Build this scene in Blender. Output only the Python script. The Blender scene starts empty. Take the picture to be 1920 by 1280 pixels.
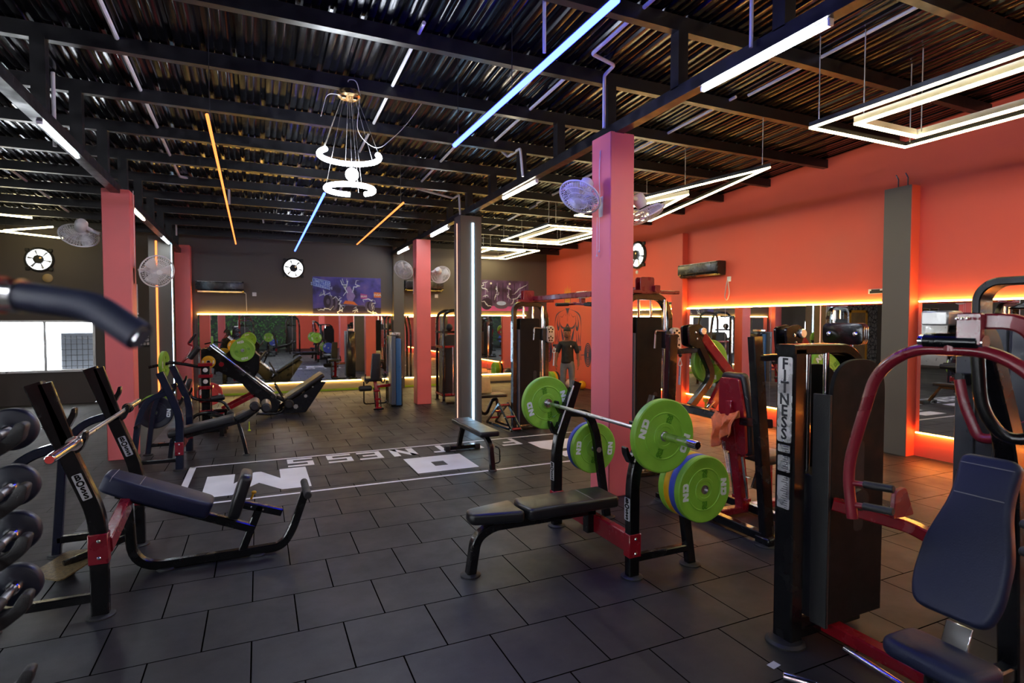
import bpy, bmesh, math, random
from mathutils import Vector as V, Matrix
random.seed(7)
C = bpy.context.scene.collection
PI = math.pi
X3, Y3, Z3 = V((1, 0, 0)), V((0, 1, 0)), V((0, 0, 1))


def hx(h, g=1.0):
    h = h.lstrip('#')
    out = []
    for i in (0, 2, 4):
        c = int(h[i:i + 2], 16) / 255
        out.append((c / 12.92 if c <= .04045 else ((c + .055) / 1.055) ** 2.4) * g)
    return tuple(out) + (1,)


# ------------------------------------------------------------------ materials
def nodes(name):
    m = bpy.data.materials.new(name)
    m.use_nodes = True
    nt = m.node_tree
    return m, nt, nt.nodes['Principled BSDF']


def mat(name, col, rough=.5, metal=0, var=.12, vscale=9, bump=0, bscale=60, coat=0, spec=.5, rvar=.1):
    """a plain painted / moulded surface with slight procedural variation"""
    m, nt, b = nodes(name)
    if isinstance(col, str):
        col = hx(col)
    tc = nt.nodes.new('ShaderNodeTexCoord')
    n = nt.nodes.new('ShaderNodeTexNoise')
    n.inputs['Scale'].default_value = vscale
    n.inputs['Detail'].default_value = 5
    nt.links.new(tc.outputs['Object'], n.inputs['Vector'])
    r = nt.nodes.new('ShaderNodeMapRange')
    r.inputs[1].default_value, r.inputs[2].default_value = .3, .7
    r.inputs[3].default_value, r.inputs[4].default_value = 1 - var, 1 + var
    nt.links.new(n.outputs['Fac'], r.inputs[0])
    mx = nt.nodes.new('ShaderNodeVectorMath')
    mx.operation = 'SCALE'
    mx.inputs[0].default_value = col[:3]
    nt.links.new(r.outputs[0], mx.inputs['Scale'])
    nt.links.new(mx.outputs[0], b.inputs['Base Color'])
    r2 = nt.nodes.new('ShaderNodeMapRange')
    r2.inputs[1].default_value, r2.inputs[2].default_value = .3, .7
    r2.inputs[3].default_value, r2.inputs[4].default_value = max(0, rough - rvar), min(1, rough + rvar)
    nt.links.new(n.outputs['Fac'], r2.inputs[0])
    nt.links.new(r2.outputs[0], b.inputs['Roughness'])
    b.inputs['Metallic'].default_value = metal
    b.inputs['Specular IOR Level'].default_value = spec
    b.inputs['Coat Weight'].default_value = coat
    b.inputs['Coat Roughness'].default_value = .08
    if bump:
        n2 = nt.nodes.new('ShaderNodeTexNoise')
        n2.inputs['Scale'].default_value = bscale
        n2.inputs['Detail'].default_value = 6
        nt.links.new(tc.outputs['Object'], n2.inputs['Vector'])
        bp = nt.nodes.new('ShaderNodeBump')
        bp.inputs['Strength'].default_value = bump
        bp.inputs['Distance'].default_value = .01
        nt.links.new(n2.outputs['Fac'], bp.inputs['Height'])
        nt.links.new(bp.outputs[0], b.inputs['Normal'])
    return m


def emit(name, col, s):
    m = bpy.data.materials.new(name)
    m.use_nodes = True
    nt = m.node_tree
    nt.nodes.clear()
    e = nt.nodes.new('ShaderNodeEmission')
    e.inputs[0].default_value = col if not isinstance(col, str) else hx(col)
    e.inputs[1].default_value = s
    o = nt.nodes.new('ShaderNodeOutputMaterial')
    nt.links.new(e.outputs[0], o.inputs[0])
    return m


def floor_mat(name, c1, c2, mortar, bw, rh, ms, rough, off=.5, offx=0, offy=0, streak=0):
    m, nt, b = nodes(name)
    L = nt.links.new
    tc = nt.nodes.new('ShaderNodeTexCoord')
    mp = nt.nodes.new('ShaderNodeMapping')
    mp.inputs['Location'].default_value = (offx, offy, 0)
    L(tc.outputs['Object'], mp.inputs['Vector'])
    br = nt.nodes.new('ShaderNodeTexBrick')
    br.offset = off
    br.inputs['Scale'].default_value = 1
    br.inputs['Brick Width'].default_value = bw
    br.inputs['Row Height'].default_value = rh
    br.inputs['Mortar Size'].default_value = ms
    br.inputs['Mortar Smooth'].default_value = .2
    br.inputs['Bias'].default_value = 0
    br.inputs['Color1'].default_value = hx(c1)
    br.inputs['Color2'].default_value = hx(c2)
    br.inputs['Mortar'].default_value = hx(mortar)
    L(mp.outputs[0], br.inputs['Vector'])
    n = nt.nodes.new('ShaderNodeTexNoise')
    n.inputs['Scale'].default_value = 1.6
    n.inputs['Detail'].default_value = 9
    n.inputs['Roughness'].default_value = .65
    mp2 = nt.nodes.new('ShaderNodeMapping')
    mp2.inputs['Scale'].default_value = (1, 1 + streak, 1)
    L(tc.outputs['Object'], mp2.inputs['Vector'])
    L(mp2.outputs[0], n.inputs['Vector'])
    r = nt.nodes.new('ShaderNodeMapRange')
    r.inputs[1].default_value, r.inputs[2].default_value = .3, .75
    r.inputs[3].default_value, r.inputs[4].default_value = .62, 1.55
    L(n.outputs['Fac'], r.inputs[0])
    sc = nt.nodes.new('ShaderNodeVectorMath')
    sc.operation = 'SCALE'
    L(br.outputs['Color'], sc.inputs[0])
    L(r.outputs[0], sc.inputs['Scale'])
    n3 = nt.nodes.new('ShaderNodeTexNoise')     # rubber granules
    n3.inputs['Scale'].default_value = 240
    L(tc.outputs['Object'], n3.inputs['Vector'])
    r3 = nt.nodes.new('ShaderNodeMapRange')
    r3.inputs[1].default_value, r3.inputs[2].default_value = .35, .65
    r3.inputs[3].default_value, r3.inputs[4].default_value = .8, 1.2
    L(n3.outputs['Fac'], r3.inputs[0])
    sc2 = nt.nodes.new('ShaderNodeVectorMath')
    sc2.operation = 'SCALE'
    L(sc.outputs[0], sc2.inputs[0])
    L(r3.outputs[0], sc2.inputs['Scale'])
    L(sc2.outputs[0], b.inputs['Base Color'])
    r4 = nt.nodes.new('ShaderNodeMapRange')
    r4.inputs[1].default_value, r4.inputs[2].default_value = .3, .75
    r4.inputs[3].default_value, r4.inputs[4].default_value = rough + .12, rough - .1
    L(n.outputs['Fac'], r4.inputs[0])
    mxr = nt.nodes.new('ShaderNodeMath')
    mxr.operation = 'MAXIMUM'
    L(r4.outputs[0], mxr.inputs[0])
    L(br.outputs['Fac'], mxr.inputs[1])
    L(mxr.outputs[0], b.inputs['Roughness'])
    inv = nt.nodes.new('ShaderNodeMath')
    inv.operation = 'MULTIPLY_ADD'
    inv.inputs[1].default_value, inv.inputs[2].default_value = -.45, .45
    L(br.outputs['Fac'], inv.inputs[0])
    L(inv.outputs[0], b.inputs['Specular IOR Level'])
    sub = nt.nodes.new('ShaderNodeMath')
    sub.operation = 'MULTIPLY_ADD'
    sub.inputs[1].default_value = -1
    L(br.outputs['Fac'], sub.inputs[0])
    ml = nt.nodes.new('ShaderNodeMath')
    ml.operation = 'MULTIPLY'
    ml.inputs[1].default_value = .12
    L(n3.outputs['Fac'], ml.inputs[0])
    L(ml.outputs[0], sub.inputs[2])
    bp = nt.nodes.new('ShaderNodeBump')
    bp.inputs['Strength'].default_value = .5
    bp.inputs['Distance'].default_value = .006
    L(sub.outputs[0], bp.inputs['Height'])
    L(bp.outputs[0], b.inputs['Normal'])
    return m


# ------------------------------------------------------------------ mesh builder
def fillet(pts, r, n=5):
    """round the inner corners of a polyline"""
    pts = [V(p) for p in pts]
    out = [pts[0]]
    for i in range(1, len(pts) - 1):
        a, b, c = pts[i - 1], pts[i], pts[i + 1]
        d1, d2 = (a - b), (c - b)
        q = min(r, d1.length * .48, d2.length * .48)
        p0, p2 = b + d1.normalized() * q, b + d2.normalized() * q
        for k in range(n + 1):
            t = k / n
            out.append(p0 * (1 - t) ** 2 + b * 2 * t * (1 - t) + p2 * t * t)
    out.append(pts[-1])
    return out


def ring2(pts, r, n=5):
    """round all corners of a closed 2-D outline"""
    out = []
    N = len(pts)
    rr = r if isinstance(r, (list, tuple)) else [r] * N
    for i in range(N):
        a, b, c = V((*pts[i - 1], 0)), V((*pts[i], 0)), V((*pts[(i + 1) % N], 0))
        if rr[i] <= 0:
            out.append((b.x, b.y))
            continue
        d1, d2 = a - b, c - b
        q = min(rr[i], d1.length * .49, d2.length * .49)
        p0, p2 = b + d1.normalized() * q, b + d2.normalized() * q
        for k in range(n + 1):
            t = k / n
            p = p0 * (1 - t) ** 2 + b * 2 * t * (1 - t) + p2 * t * t
            out.append((p.x, p.y))
    return out


class MB:
    def __init__(self):
        self.v, self.f = [], []

    def add(self, vs, fs):
        o = len(self.v)
        self.v += [tuple(p) for p in vs]
        self.f += [tuple(i + o for i in q) for q in fs]
        return self

    def addbm(self, bm, M=None):
        if M is not None:
            bm.transform(M)
        bm.verts.index_update()
        self.add([v.co for v in bm.verts], [[v.index for v in q.verts] for q in bm.faces])
        bm.free()
        return self

    def box(self, c, s, b=0, rot=None, seg=1):
        bm = bmesh.new()
        bmesh.ops.create_cube(bm, size=1)
        bmesh.ops.scale(bm, vec=s, verts=bm.verts)
        if b:
            bmesh.ops.bevel(bm, geom=bm.edges[:], offset=b, segments=seg, affect='EDGES', profile=.5)
        M = Matrix.Translation(V(c))
        if rot is not None:
            M = M @ rot
        return self.addbm(bm, M)

    def bb(self, lo, hi, b=0):
        lo, hi = V(lo), V(hi)
        return self.box((lo + hi) / 2, hi - lo, b)

    def sweep(self, path, sec, side=None, closed=False, scale=None):
        P = [V(p) for p in path]
        n = len(P)
        T = []
        for i in range(n):
            if closed:
                a, b = P[i - 1], P[(i + 1) % n]
                d1, d2 = (P[i] - a).normalized(), (b - P[i]).normalized()
            else:
                d1 = (P[i] - P[i - 1]).normalized() if i else (P[1] - P[0]).normalized()
                d2 = (P[i + 1] - P[i]).normalized() if i < n - 1 else d1
            t = (d1 + d2)
            t = t.normalized() if t.length > 1e-6 else d1
            T.append((t, max(.35, d1.dot(t))))
        vs = []
        if side is None:
            s = T[0][0].orthogonal().normalized()
        else:
            s = V(side)
        for i in range(n):
            t, c = T[i]
            s = (s - t * s.dot(t)).normalized()
            u = t.cross(s)
            k = scale[i] if scale else 1
            for a, b in sec:
                vs.append(P[i] + s * a * k + u * (b * k / (c if side is not None else 1)))
        m = len(sec)
        fs = []
        for i in range(n if closed else n - 1):
            j = (i + 1) % n
            for k in range(m):
                q = (k + 1) % m
                fs.append((i * m + k, i * m + q, j * m + q, j * m + k))
        if not closed:
            fs.append(tuple(range(m - 1, -1, -1)))
            fs.append(tuple(range((n - 1) * m, n * m)))
        return self.add(vs, fs)

    def bar(self, path, w, h, side, fil=0, ch=.007, n=5):
        """rectangular steel tube; w across (along side), h in the bending plane"""
        if fil:
            path = fillet(path, fil, n)
        a, b = w / 2, h / 2
        ch = min(ch, a * .45, b * .45)
        sec = [(-a + ch, -b), (a - ch, -b), (a, -b + ch), (a, b - ch), (a - ch, b), (-a + ch, b), (-a, b - ch), (-a, -b + ch)]
        return self.sweep(path, sec, side)

    def tube(self, path, r, n=10, fil=0, closed=False, fn=5):
        if fil:
            path = fillet(path, fil, fn)
        sec = [(r * math.cos(2 * PI * k / n), r * math.sin(2 * PI * k / n)) for k in range(n)]
        return self.sweep(path, sec, None, closed)

    def cyl(self, p0, p1, r, n=20, r2=None, ch=0):
        p0, p1 = V(p0), V(p1)
        d = (p1 - p0)
        L = d.length
        r2 = r if r2 is None else r2
        pr = [(0, 0), (r - ch, 0), (r, ch), (r2, L - ch), (r2 - ch, L), (0, L)] if ch else [(0, 0), (r, 0), (r2, L), (0, L)]
        return self.lathe(pr, p0, d, n)

    def lathe(self, prof, o, axis, n=32):
        o, ax = V(o), V(axis).normalized()
        a = ax.orthogonal().normalized()
        b = ax.cross(a)
        vs, idx = [], []
        for r, h in prof:
            if r < 1e-6:
                idx.append([len(vs)] * n)
                vs.append(o + ax * h)
            else:
                idx.append([len(vs) + k for k in range(n)])
                for k in range(n):
                    t = 2 * PI * k / n
                    vs.append(o + ax * h + a * (r * math.cos(t)) + b * (r * math.sin(t)))
        fs = []
        for i in range(len(prof) - 1):
            A, B = idx[i], idx[i + 1]
            for k in range(n):
                q = (k + 1) % n
                f = [A[k], A[q], B[q], B[k]]
                g = []
                for x in f:
                    if x not in g:
                        g.append(x)
                if len(g) > 2:
                    fs.append(g)
        return self.add(vs, fs)

    def prism(self, pts, o, xd, yd, t0, t1, bev=0, seg=2):
        o, xd, yd = V(o), V(xd).normalized(), V(yd).normalized()
        nn = xd.cross(yd)
        bm = bmesh.new()
        vs = [bm.verts.new((p[0], p[1], t0)) for p in pts]
        f = bm.faces.new(vs)
        r = bmesh.ops.extrude_face_region(bm, geom=[f])
        tv = [e for e in r['geom'] if isinstance(e, bmesh.types.BMVert)]
        bmesh.ops.translate(bm, vec=(0, 0, t1 - t0), verts=tv)
        bmesh.ops.recalc_face_normals(bm, faces=bm.faces[:])
        if bev:
            es = [e for e in bm.edges if abs(e.verts[0].co.z - e.verts[1].co.z) < 1e-6]
            bmesh.ops.bevel(bm, geom=es, offset=bev, segments=seg, affect='EDGES', profile=.5, clamp_overlap=True)
        M = Matrix((xd, yd, nn)).transposed().to_4x4()
        M.translation = o
        return self.addbm(bm, M)

    def sphere(self, c, r, sc=(1, 1, 1), u=16, v=10):
        bm = bmesh.new()
        bmesh.ops.create_uvsphere(bm, u_segments=u, v_segments=v, radius=r)
        bmesh.ops.scale(bm, vec=sc, verts=bm.verts)
        return self.addbm(bm, Matrix.Translation(V(c)))

    def text(self, s, size, o, xd, yd, depth=.001, bold=.0, cx=True, sx=1):
        cu = bpy.data.curves.new('t', 'FONT')
        cu.body = s
        cu.size = size
        cu.offset = bold
        cu.resolution_u = 2
        cu.align_x = 'CENTER' if cx else 'LEFT'
        cu.align_y = 'CENTER'
        cu.extrude = depth
        ob = bpy.data.objects.new('t', cu)
        C.objects.link(ob)
        dg = bpy.context.evaluated_depsgraph_get()
        me = bpy.data.meshes.new_from_object(ob.evaluated_get(dg))
        xd, yd = V(xd).normalized(), V(yd).normalized()
        nn = xd.cross(yd)
        M = Matrix((xd * sx, yd, nn)).transposed().to_4x4()
        M.translation = V(o)
        self.add([M @ v.co for v in me.vertices], [tuple(p.vertices) for p in me.polygons])
        bpy.data.objects.remove(ob)
        bpy.data.meshes.remove(me)
        bpy.data.curves.remove(cu)
        return self

    def nd(self, c, xd, yd, h, depth):
        """the two block letters N and D, slightly raised; h = letter height"""
        c, xd, yd = V(c), V(xd).normalized(), V(yd).normalized()
        w, s, g = h * 1.15, h * .36, h * .16
        def q(pts):
            self.prism([((x - w - g / 2) , y - h / 2) for x, y in pts], c, xd, yd, 0, depth)
        q([(0, 0), (s, 0), (s, h), (0, h)])
        q([(w - s, 0), (w, 0), (w, h), (w - s, h)])
        q([(s, h * .55), (s, h), (w - s, h * .45), (w - s, 0)])
        x = w + g
        q([(x, 0), (x + w * .82, 0), (x + w, h * .2), (x + w, h * .3), (x, h * .3)])
        q([(x, h * .7), (x + w, h * .7), (x + w, h * .8), (x + w * .82, h), (x, h)])
        q([(x + w - s, h * .3), (x + w, h * .3), (x + w, h * .7), (x + w - s, h * .7)])
        q([(x + s * .3, h * .3), (x + s * 1.1, h * .3), (x + s * 1.1, h * .7), (x + s * .3, h * .7)])
        return self

    def ribbon(self, pts, w, o, xd, yd, z=0.0, taper=False):
        """thin flat painted line on a plane"""
        o, xd, yd = V(o), V(xd), V(yd)
        nn = xd.cross(yd).normalized()
        N = len(pts)
        vs = []
        for i, p in enumerate(pts):
            a, b = V((*pts[max(0, i - 1)], 0)), V((*pts[min(N - 1, i + 1)], 0))
            t = (b - a).normalized()
            q = V((-t.y, t.x, 0)) * w / 2
            if taper:
                q *= max(.12, math.sin(PI * (i + .3) / (N - .4)))
            for s in (1, -1):
                vs.append(o + xd * (p[0] + q.x * s) + yd * (p[1] + q.y * s) + nn * z)
        return self.add(vs, [(2 * i, 2 * i + 1, 2 * i + 3, 2 * i + 2) for i in range(N - 1)])

    def poly(self, pts, o, xd, yd, z=0.0):
        o, xd, yd = V(o), V(xd), V(yd)
        nn = xd.cross(yd).normalized()
        return self.add([o + xd * p[0] + yd * p[1] + nn * z for p in pts], [tuple(range(len(pts)))])


def rootloc(p):
    while p is not None and p.parent is not None:
        p = p.parent
    return V(p.location) if p is not None else V((0, 0, 0))


def obj(name, mb, m, parent=None, sharp=38, loc=None):
    """link ONE mesh object; vertices are given in world space"""
    me = bpy.data.meshes.new(name)
    off = rootloc(parent) if parent is not None else (V(loc) if loc is not None else V((0, 0, 0)))
    me.from_pydata([(p[0] - off.x, p[1] - off.y, p[2] - off.z) for p in mb.v], [], mb.f)
    bm = bmesh.new()
    bm.from_mesh(me)
    bmesh.ops.recalc_face_normals(bm, faces=bm.faces[:])
    bm.to_mesh(me)
    bm.free()
    me.polygons.foreach_set('use_smooth', [True] * len(me.polygons))
    me.set_sharp_from_angle(angle=math.radians(sharp))
    me.update()
    ob = bpy.data.objects.new(name, me)
    me.materials.append(m)
    C.objects.link(ob)
    if parent is not None:
        ob.parent = parent
    elif loc is not None:
        ob.location = loc
    return ob


def tag(o, label, cat, group=None):
    o['label'], o['category'] = label, cat
    if group:
        o['group'] = group
    return o


def thing(name, label, cat, loc, group=None):
    o = bpy.data.objects.new(name, None)
    o.empty_display_size = .1
    C.objects.link(o)
    o.location = loc
    return tag(o, label, cat, group)


def struct(name, mb, m, parent=None, loc=None):
    o = obj(name, mb, m, parent, loc=loc)
    if parent is None:
        o['kind'] = 'structure'
    return o


def copy_tree(o, parent=None):
    c = o.copy()
    C.objects.link(c)
    c.parent = parent
    for ch in o.children:
        copy_tree(ch, c)
    return c


def place(o, loc, rot=(0, 0, 0), label=None, group=None):
    o.location = loc
    o.rotation_euler = rot
    if label:
        o['label'] = label
    if group:
        o['group'] = group
    return o
# ------------------------------------------------------------------ materials used
M_floor = floor_mat('rubber_tiles', '17181d', '1e1f24', '030303', .485, .475, .0045, .5, offx=.06, offy=.465)
M_floor2 = floor_mat('vinyl_floor', '34312d', '37332f', '242220', 1.2, .16, .002, .75, streak=-.7)
M_red = mat('salmon_red_wall', hx('df5c48'), .6, var=.05, vscale=1.2, bump=.05, bscale=90)
M_pillar = mat('red_pillar_paint', hx('ec7674'), .5, var=.05, vscale=2, bump=.05, bscale=90)
M_dark = mat('charcoal_wall_paint', hx('564f4b'), .6, var=.08, vscale=1.5, bump=.05, bscale=80)
M_dark2 = mat('grey_column_paint', hx('625d56'), .6, var=.05, vscale=2, bump=.04, bscale=80)
M_beige = mat('beige_plinth_paint', hx('b09a72'), .6, var=.06, vscale=2)
M_lime = mat('lime_skirting', hx('a6c427'), .5, var=.08)
M_frontwall = mat('dark_green_wall', hx('2c3a30'), .6, var=.5, vscale=6)
M_blackbeam = mat('black_steel_beam', hx('0e0e12'), .38, var=.2, bump=.05, bscale=40)
M_black = mat('black_powder_coat', hx('0b0b0d'), .24, var=.15, coat=.12, rvar=.06, spec=.4)
M_blackmat = mat('black_textured_steel', hx('1d1d1f'), .5, var=.2, vscale=60, bump=.25, bscale=220)
M_navy = mat('blue_black_powder_coat', hx('141a2c'), .2, var=.1, coat=.3, rvar=.06)
M_shroud = mat('dark_shroud_panel', hx('0d0c0c'), .6, var=.08, spec=.2)
M_redm = mat('red_powder_coat', hx('8e1522'), .25, var=.1, coat=.3, rvar=.06)
M_maroon = mat('maroon_frame_paint', hx('7c1626'), .3, var=.1, coat=.3)
M_chrome = mat('chrome', (.78, .78, .8, 1), .12, metal=1, var=.03, rvar=.05)
M_steel = mat('brushed_steel', (.45, .45, .47, 1), .32, metal=1, var=.06)
M_plaque = mat('polished_plaque', (.85, .83, .83, 1), .3, metal=.85, var=.05, rvar=.1)
M_vinyl = mat('black_vinyl', hx('1a1a1d'), .34, var=.15, vscale=5, bump=.14, bscale=170, rvar=.06, spec=.5)
M_vinylb = mat('blue_grey_vinyl', hx('191e36'), .5, var=.1, vscale=4, bump=.12, bscale=170, spec=.3)
M_stitch = mat('grey_stitching', hx('8d8a86'), .7)
M_rubber = mat('black_rubber', hx('131315'), .6, var=.2, bump=.1, bscale=120)
M_green = mat('green_bumper_rubber', hx('85bb3a'), .45, var=.12, vscale=7, bump=.05, bscale=90)
M_green2 = mat('green_embossing', hx('4f8c1a'), .45)
M_yellow = mat('yellow_bumper_rubber', hx('dba514'), .45, var=.08)
M_blue = mat('blue_bumper_rubber', hx('3a4fae'), .45, var=.08)
M_redp = mat('red_bumper_rubber', hx('d1453f'), .45, var=.08)
M_blackp = mat('black_bumper_rubber', hx('141828'), .45, var=.1)  # the blue of the surrounding light is mixed into this black
M_white = mat('white_paint', hx('e4e2e6'), .5, var=.06, vscale=6)
M_letter = mat('white_print', hx('dfe3de'), .5, var=.04)
M_floorpaint = mat('white_floor_vinyl', hx('d8d8de'), .5, var=.1, vscale=3)
M_plastic = mat('white_plastic', hx('dcdad8'), .4, var=.03)
M_pvc = mat('white_conduit_plastic', hx('c3c1c4'), .45, var=.05)
M_gold = mat('gold_metal', (.75, .5, .25, 1), .25, metal=1)
M_orange = mat('orange_towel_cloth', hx('f0824a'), .85, var=.15, vscale=20, bump=.4, bscale=260)
M_acblack = mat('black_appliance_plastic', hx('211f20'), .25, var=.05)
M_alu = mat('aluminium_frame', hx('b9b7b4'), .35, metal=.6, var=.05)
M_checker = mat('checker_plate', (.16, .12, .065, 1), .6, metal=1, var=.5, vscale=45, bump=.6, bscale=70)
M_mirror = mat('mirror_glass', (.86, .88, .88, 1), .0, metal=1, var=.0, rvar=0)
M_outline = mat('navy_mural_paint', hx('3b3550'), .6, var=.1)
M_outred = mat('dark_red_mural_paint', hx('9c3a35'), .6)
M_muryel = mat('ochre_mural_paint', hx('d99a2e'), .6)
M_skin = mat('brown_skin', hx('7a4a33'), .55, var=.08, vscale=20)
M_hair = mat('black_hair', hx('0e0c0b'), .6, var=.2, vscale=60)
M_shirt = mat('black_shirt_cloth', hx('151517'), .8, var=.15, vscale=15, bump=.2, bscale=150)
M_jeans = mat('grey_denim', hx('6c6f76'), .85, var=.15, vscale=12, bump=.2, bscale=300)
M_shoe = mat('dark_shoe', hx('2a2523'), .6)
M_ball = mat('pale_pink_ball', hx('d8b3a8'), .5)
M_cream = mat('cream_vinyl', hx('d9cf9a'), .5)
M_wood = mat('tan_wood', hx('9a7d58'), .6, var=.2, vscale=4)
M_name = mat('silver_name_plate', hx('b9b9bb'), .35, metal=.25, var=.04)
M_grip = mat('navy_grip_rubber', hx('1b2138'), .5, var=.1)
M_paper = mat('paper', hx('a9abb4'), .8)
M_glassw = None

E_fill = emit('fill_cool_white', (.9, .94, 1, 1), 30)  # only for the added fill lamps behind the viewer
E_tube = emit('led_tube_white', (.82, .92, 1, 1), 26)
E_tubew = emit('led_tube_warm', (1, .86, .66, 1), 20)
E_blue = emit('led_blue', (.006, .0105, 1, 1), 24)
E_blue2 = emit('led_ice_blue', (.04, .075, 1, 1), 3.2)
E_orange = emit('led_orange', (1, .2, .045, 1), .8)
E_warm = emit('led_warm_white', (1, .84, .42, 1), 7)
E_yel = emit('led_amber_strip', (1, .56, .10, 1), 24)
E_yel2 = emit('led_amber_strip_low', (1, .66, .22, 1), 9)
E_amb = emit('led_orange_strip', (1, .30, .04, 1), 24)
E_pink = emit('led_pink_orange', (1, .42, .3, 1), .55)
E_day = emit('daylight_opening', (.93, .97, 1, 1), 2)
E_chand = emit('chandelier_white', (.86, .93, 1, 1), 22)
# ------------------------------------------------------------------ setting
XR, YB, XL, YF = 7.8, 14.8, -7.5, -9.0
roofz = lambda y: 4.47 - .05 * y
gz = lambda y: 3.64 - .011 * y            # underside of the right-hand girder
GX, GXL = 3.24, -1.6

struct('floor', MB().bb((-1.42, YF, -.1), (XR, YB, 0)), M_floor)
struct('floor_left', MB().bb((XL, YF, -.1), (-1.42, YB, 0)), M_floor2)

# corrugated roof sheet (ribs run front to back, sheet falls towards the back wall)
m, nt, b = nodes('black_corrugated_sheet')
b.inputs['Base Color'].default_value = hx('1e1e23')
b.inputs['Metallic'].default_value = .85
tc = nt.nodes.new('ShaderNodeTexCoord')
mp = nt.nodes.new('ShaderNodeMapping')
mp.inputs['Scale'].default_value = (9, .35, 1)
n = nt.nodes.new('ShaderNodeTexNoise')
n.inputs['Scale'].default_value = 3
n.inputs['Detail'].default_value = 4
r = nt.nodes.new('ShaderNodeMapRange')
r.inputs[1].default_value, r.inputs[2].default_value, r.inputs[3].default_value, r.inputs[4].default_value = .3, .7, .12, .28
nt.links.new(tc.outputs['Object'], mp.inputs[0])
nt.links.new(mp.outputs[0], n.inputs['Vector'])
nt.links.new(n.outputs['Fac'], r.inputs[0])
nt.links.new(r.outputs[0], b.inputs['Roughness'])
M_sheet = m
prof = []
x = XL - .05
while x < XR + .1:
    for dx, dz in ((0, 0), (.05, 0), (.06, .006), (.07, 0), (.12, 0), (.13, .006), (.14, 0), (.19, 0), (.205, .022), (.232, .022)):
        prof.append((x + dx, dz))
    x += .247
vs, fs = [], []
for px, dz in prof:
    for y in (YF, YB + .05):
        vs.append((px, y, roofz(y) + dz))
for i in range(len(prof) - 1):
    fs.append((2 * i, 2 * i + 1, 2 * i + 3, 2 * i + 2))
struct('ceiling', MB().add(vs, fs), M_sheet)

# purlins across, girders along the pillar rows
for k in range(-12, 11):
    y = 3.78 + 1.03 * k
    if y > YB - .1:
        continue
    z = roofz(y)
    mb = MB()
    mb.bb((XL, y - .045, z - .135), (XR, y - .035, z - .012))          # a C-section: web and two flanges
    mb.bb((XL, y - .035, z - .135), (XR, y + .03, z - .125))
    mb.bb((XL, y - .035, z - .025), (XR, y + .03, z - .012))
    struct('beam', mb, M_blackbeam)
for gx, dz in ((GX, 0), (GXL, -.2), (-6.3, -.2)):
    mb = MB()
    vs = []
    for y in (YF, YB):
        z = gz(y) + dz
        vs += [(gx - .05, y, z), (gx + .05, y, z), (gx + .05, y, z + .1), (gx - .05, y, z + .1)]
    mb.add(vs, [(0, 1, 2, 3), (4, 5, 6, 7), (0, 1, 5, 4), (1, 2, 6, 5), (2, 3, 7, 6), (3, 0, 4, 7)])
    for k in range(-12, 11):
        y = 3.78 + 1.03 * k
        if y < YB - .1:
            mb.bb((gx - .05, y - .05, gz(y) + dz + .09), (gx + .05, y + .05, roofz(y) - .12))
    struct('beam', mb, M_blackbeam)

# walls (back wall carries a real window opening)
WX0, WX1, WZ0, WZ1 = -4.93, -3.27, .72, 1.73
mb = MB()
mb.bb((XL, YB, 0), (WX0, YB + .2, 4.0)).bb((WX1, YB, 0), (XR + .2, YB + .2, 4.0))
mb.bb((WX0, YB, 0), (WX1, YB + .2, WZ0)).bb((WX0, YB, WZ1), (WX1, YB + .2, 4.0))
struct('wall_back', mb, M_dark)
mb = MB().bb((XR, YF, 0), (XR + .2, YB, 5.1))
wall_right = struct('wall_right', mb, M_red)
mb = MB()
LW = ((-4.6, -2.9), (-1.6, .1), (2.4, 4.1), (5.4, 7.1))
ys = [YF] + [q for w in LW for q in w] + [YB]
for a, b_ in zip(ys[0::2], ys[1::2]):
    mb.bb((XL - .2, a, 0), (XL, b_, 5.1))
for a, b_ in LW:
    mb.bb((XL - .2, a, 0), (XL, b_, .9)).bb((XL - .2, a, 2.2), (XL, b_, 5.1))
struct('wall_left', mb, M_dark)
struct('wall_front', MB().bb((XL, YF - .2, 0), (XR, YF, 5.2)), M_frontwall)
struct('trim_4', MB().bb((2.2, YF, 0), (XR, YF + .02, 3.4)).bb((XL, YF, 0), (-4.2, YF + .02, 3.4)), M_red)
M_glass, nt, b = nodes('window_glass')
b.inputs['Transmission Weight'].default_value = 1
b.inputs['Roughness'].default_value = .02
b.inputs['IOR'].default_value = 1.02
b.inputs['Base Color'].default_value = (.95, .97, 1, 1)


def window(name, o, xd, W, H, mull=1):
    """frame, mullion and panes; o = lower corner on the inner wall face, xd along the wall"""
    o, xd = V(o), V(xd)
    nrm = xd.cross(Z3)
    mb = MB()
    t = .045
    def bar_(x0, x1, z0, z1, d0=-.04, d1=.02):
        ps = [o + xd * a + Z3 * c + nrm * d for a in (x0, x1) for c in (z0, z1) for d in (d0, d1)]
        lo = [min(p[i] for p in ps) for i in range(3)]
        hi = [max(p[i] for p in ps) for i in range(3)]
        mb.bb(lo, hi)
    bar_(-t, 0, -t, H + t), bar_(W, W + t, -t, H + t), bar_(0, W, -t, 0), bar_(0, W, H, H + t)
    for k in range(mull):
        c = W * (k + 1) / (mull + 1)
        bar_(c - .022, c + .022, 0, H, -.03, .01)
    w = struct(name, mb, M_alu)
    g = MB()
    mb = g
    bar_(0, W, 0, H, -.055, -.05)
    obj('pane', g, M_glass, w)
    return w


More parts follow.
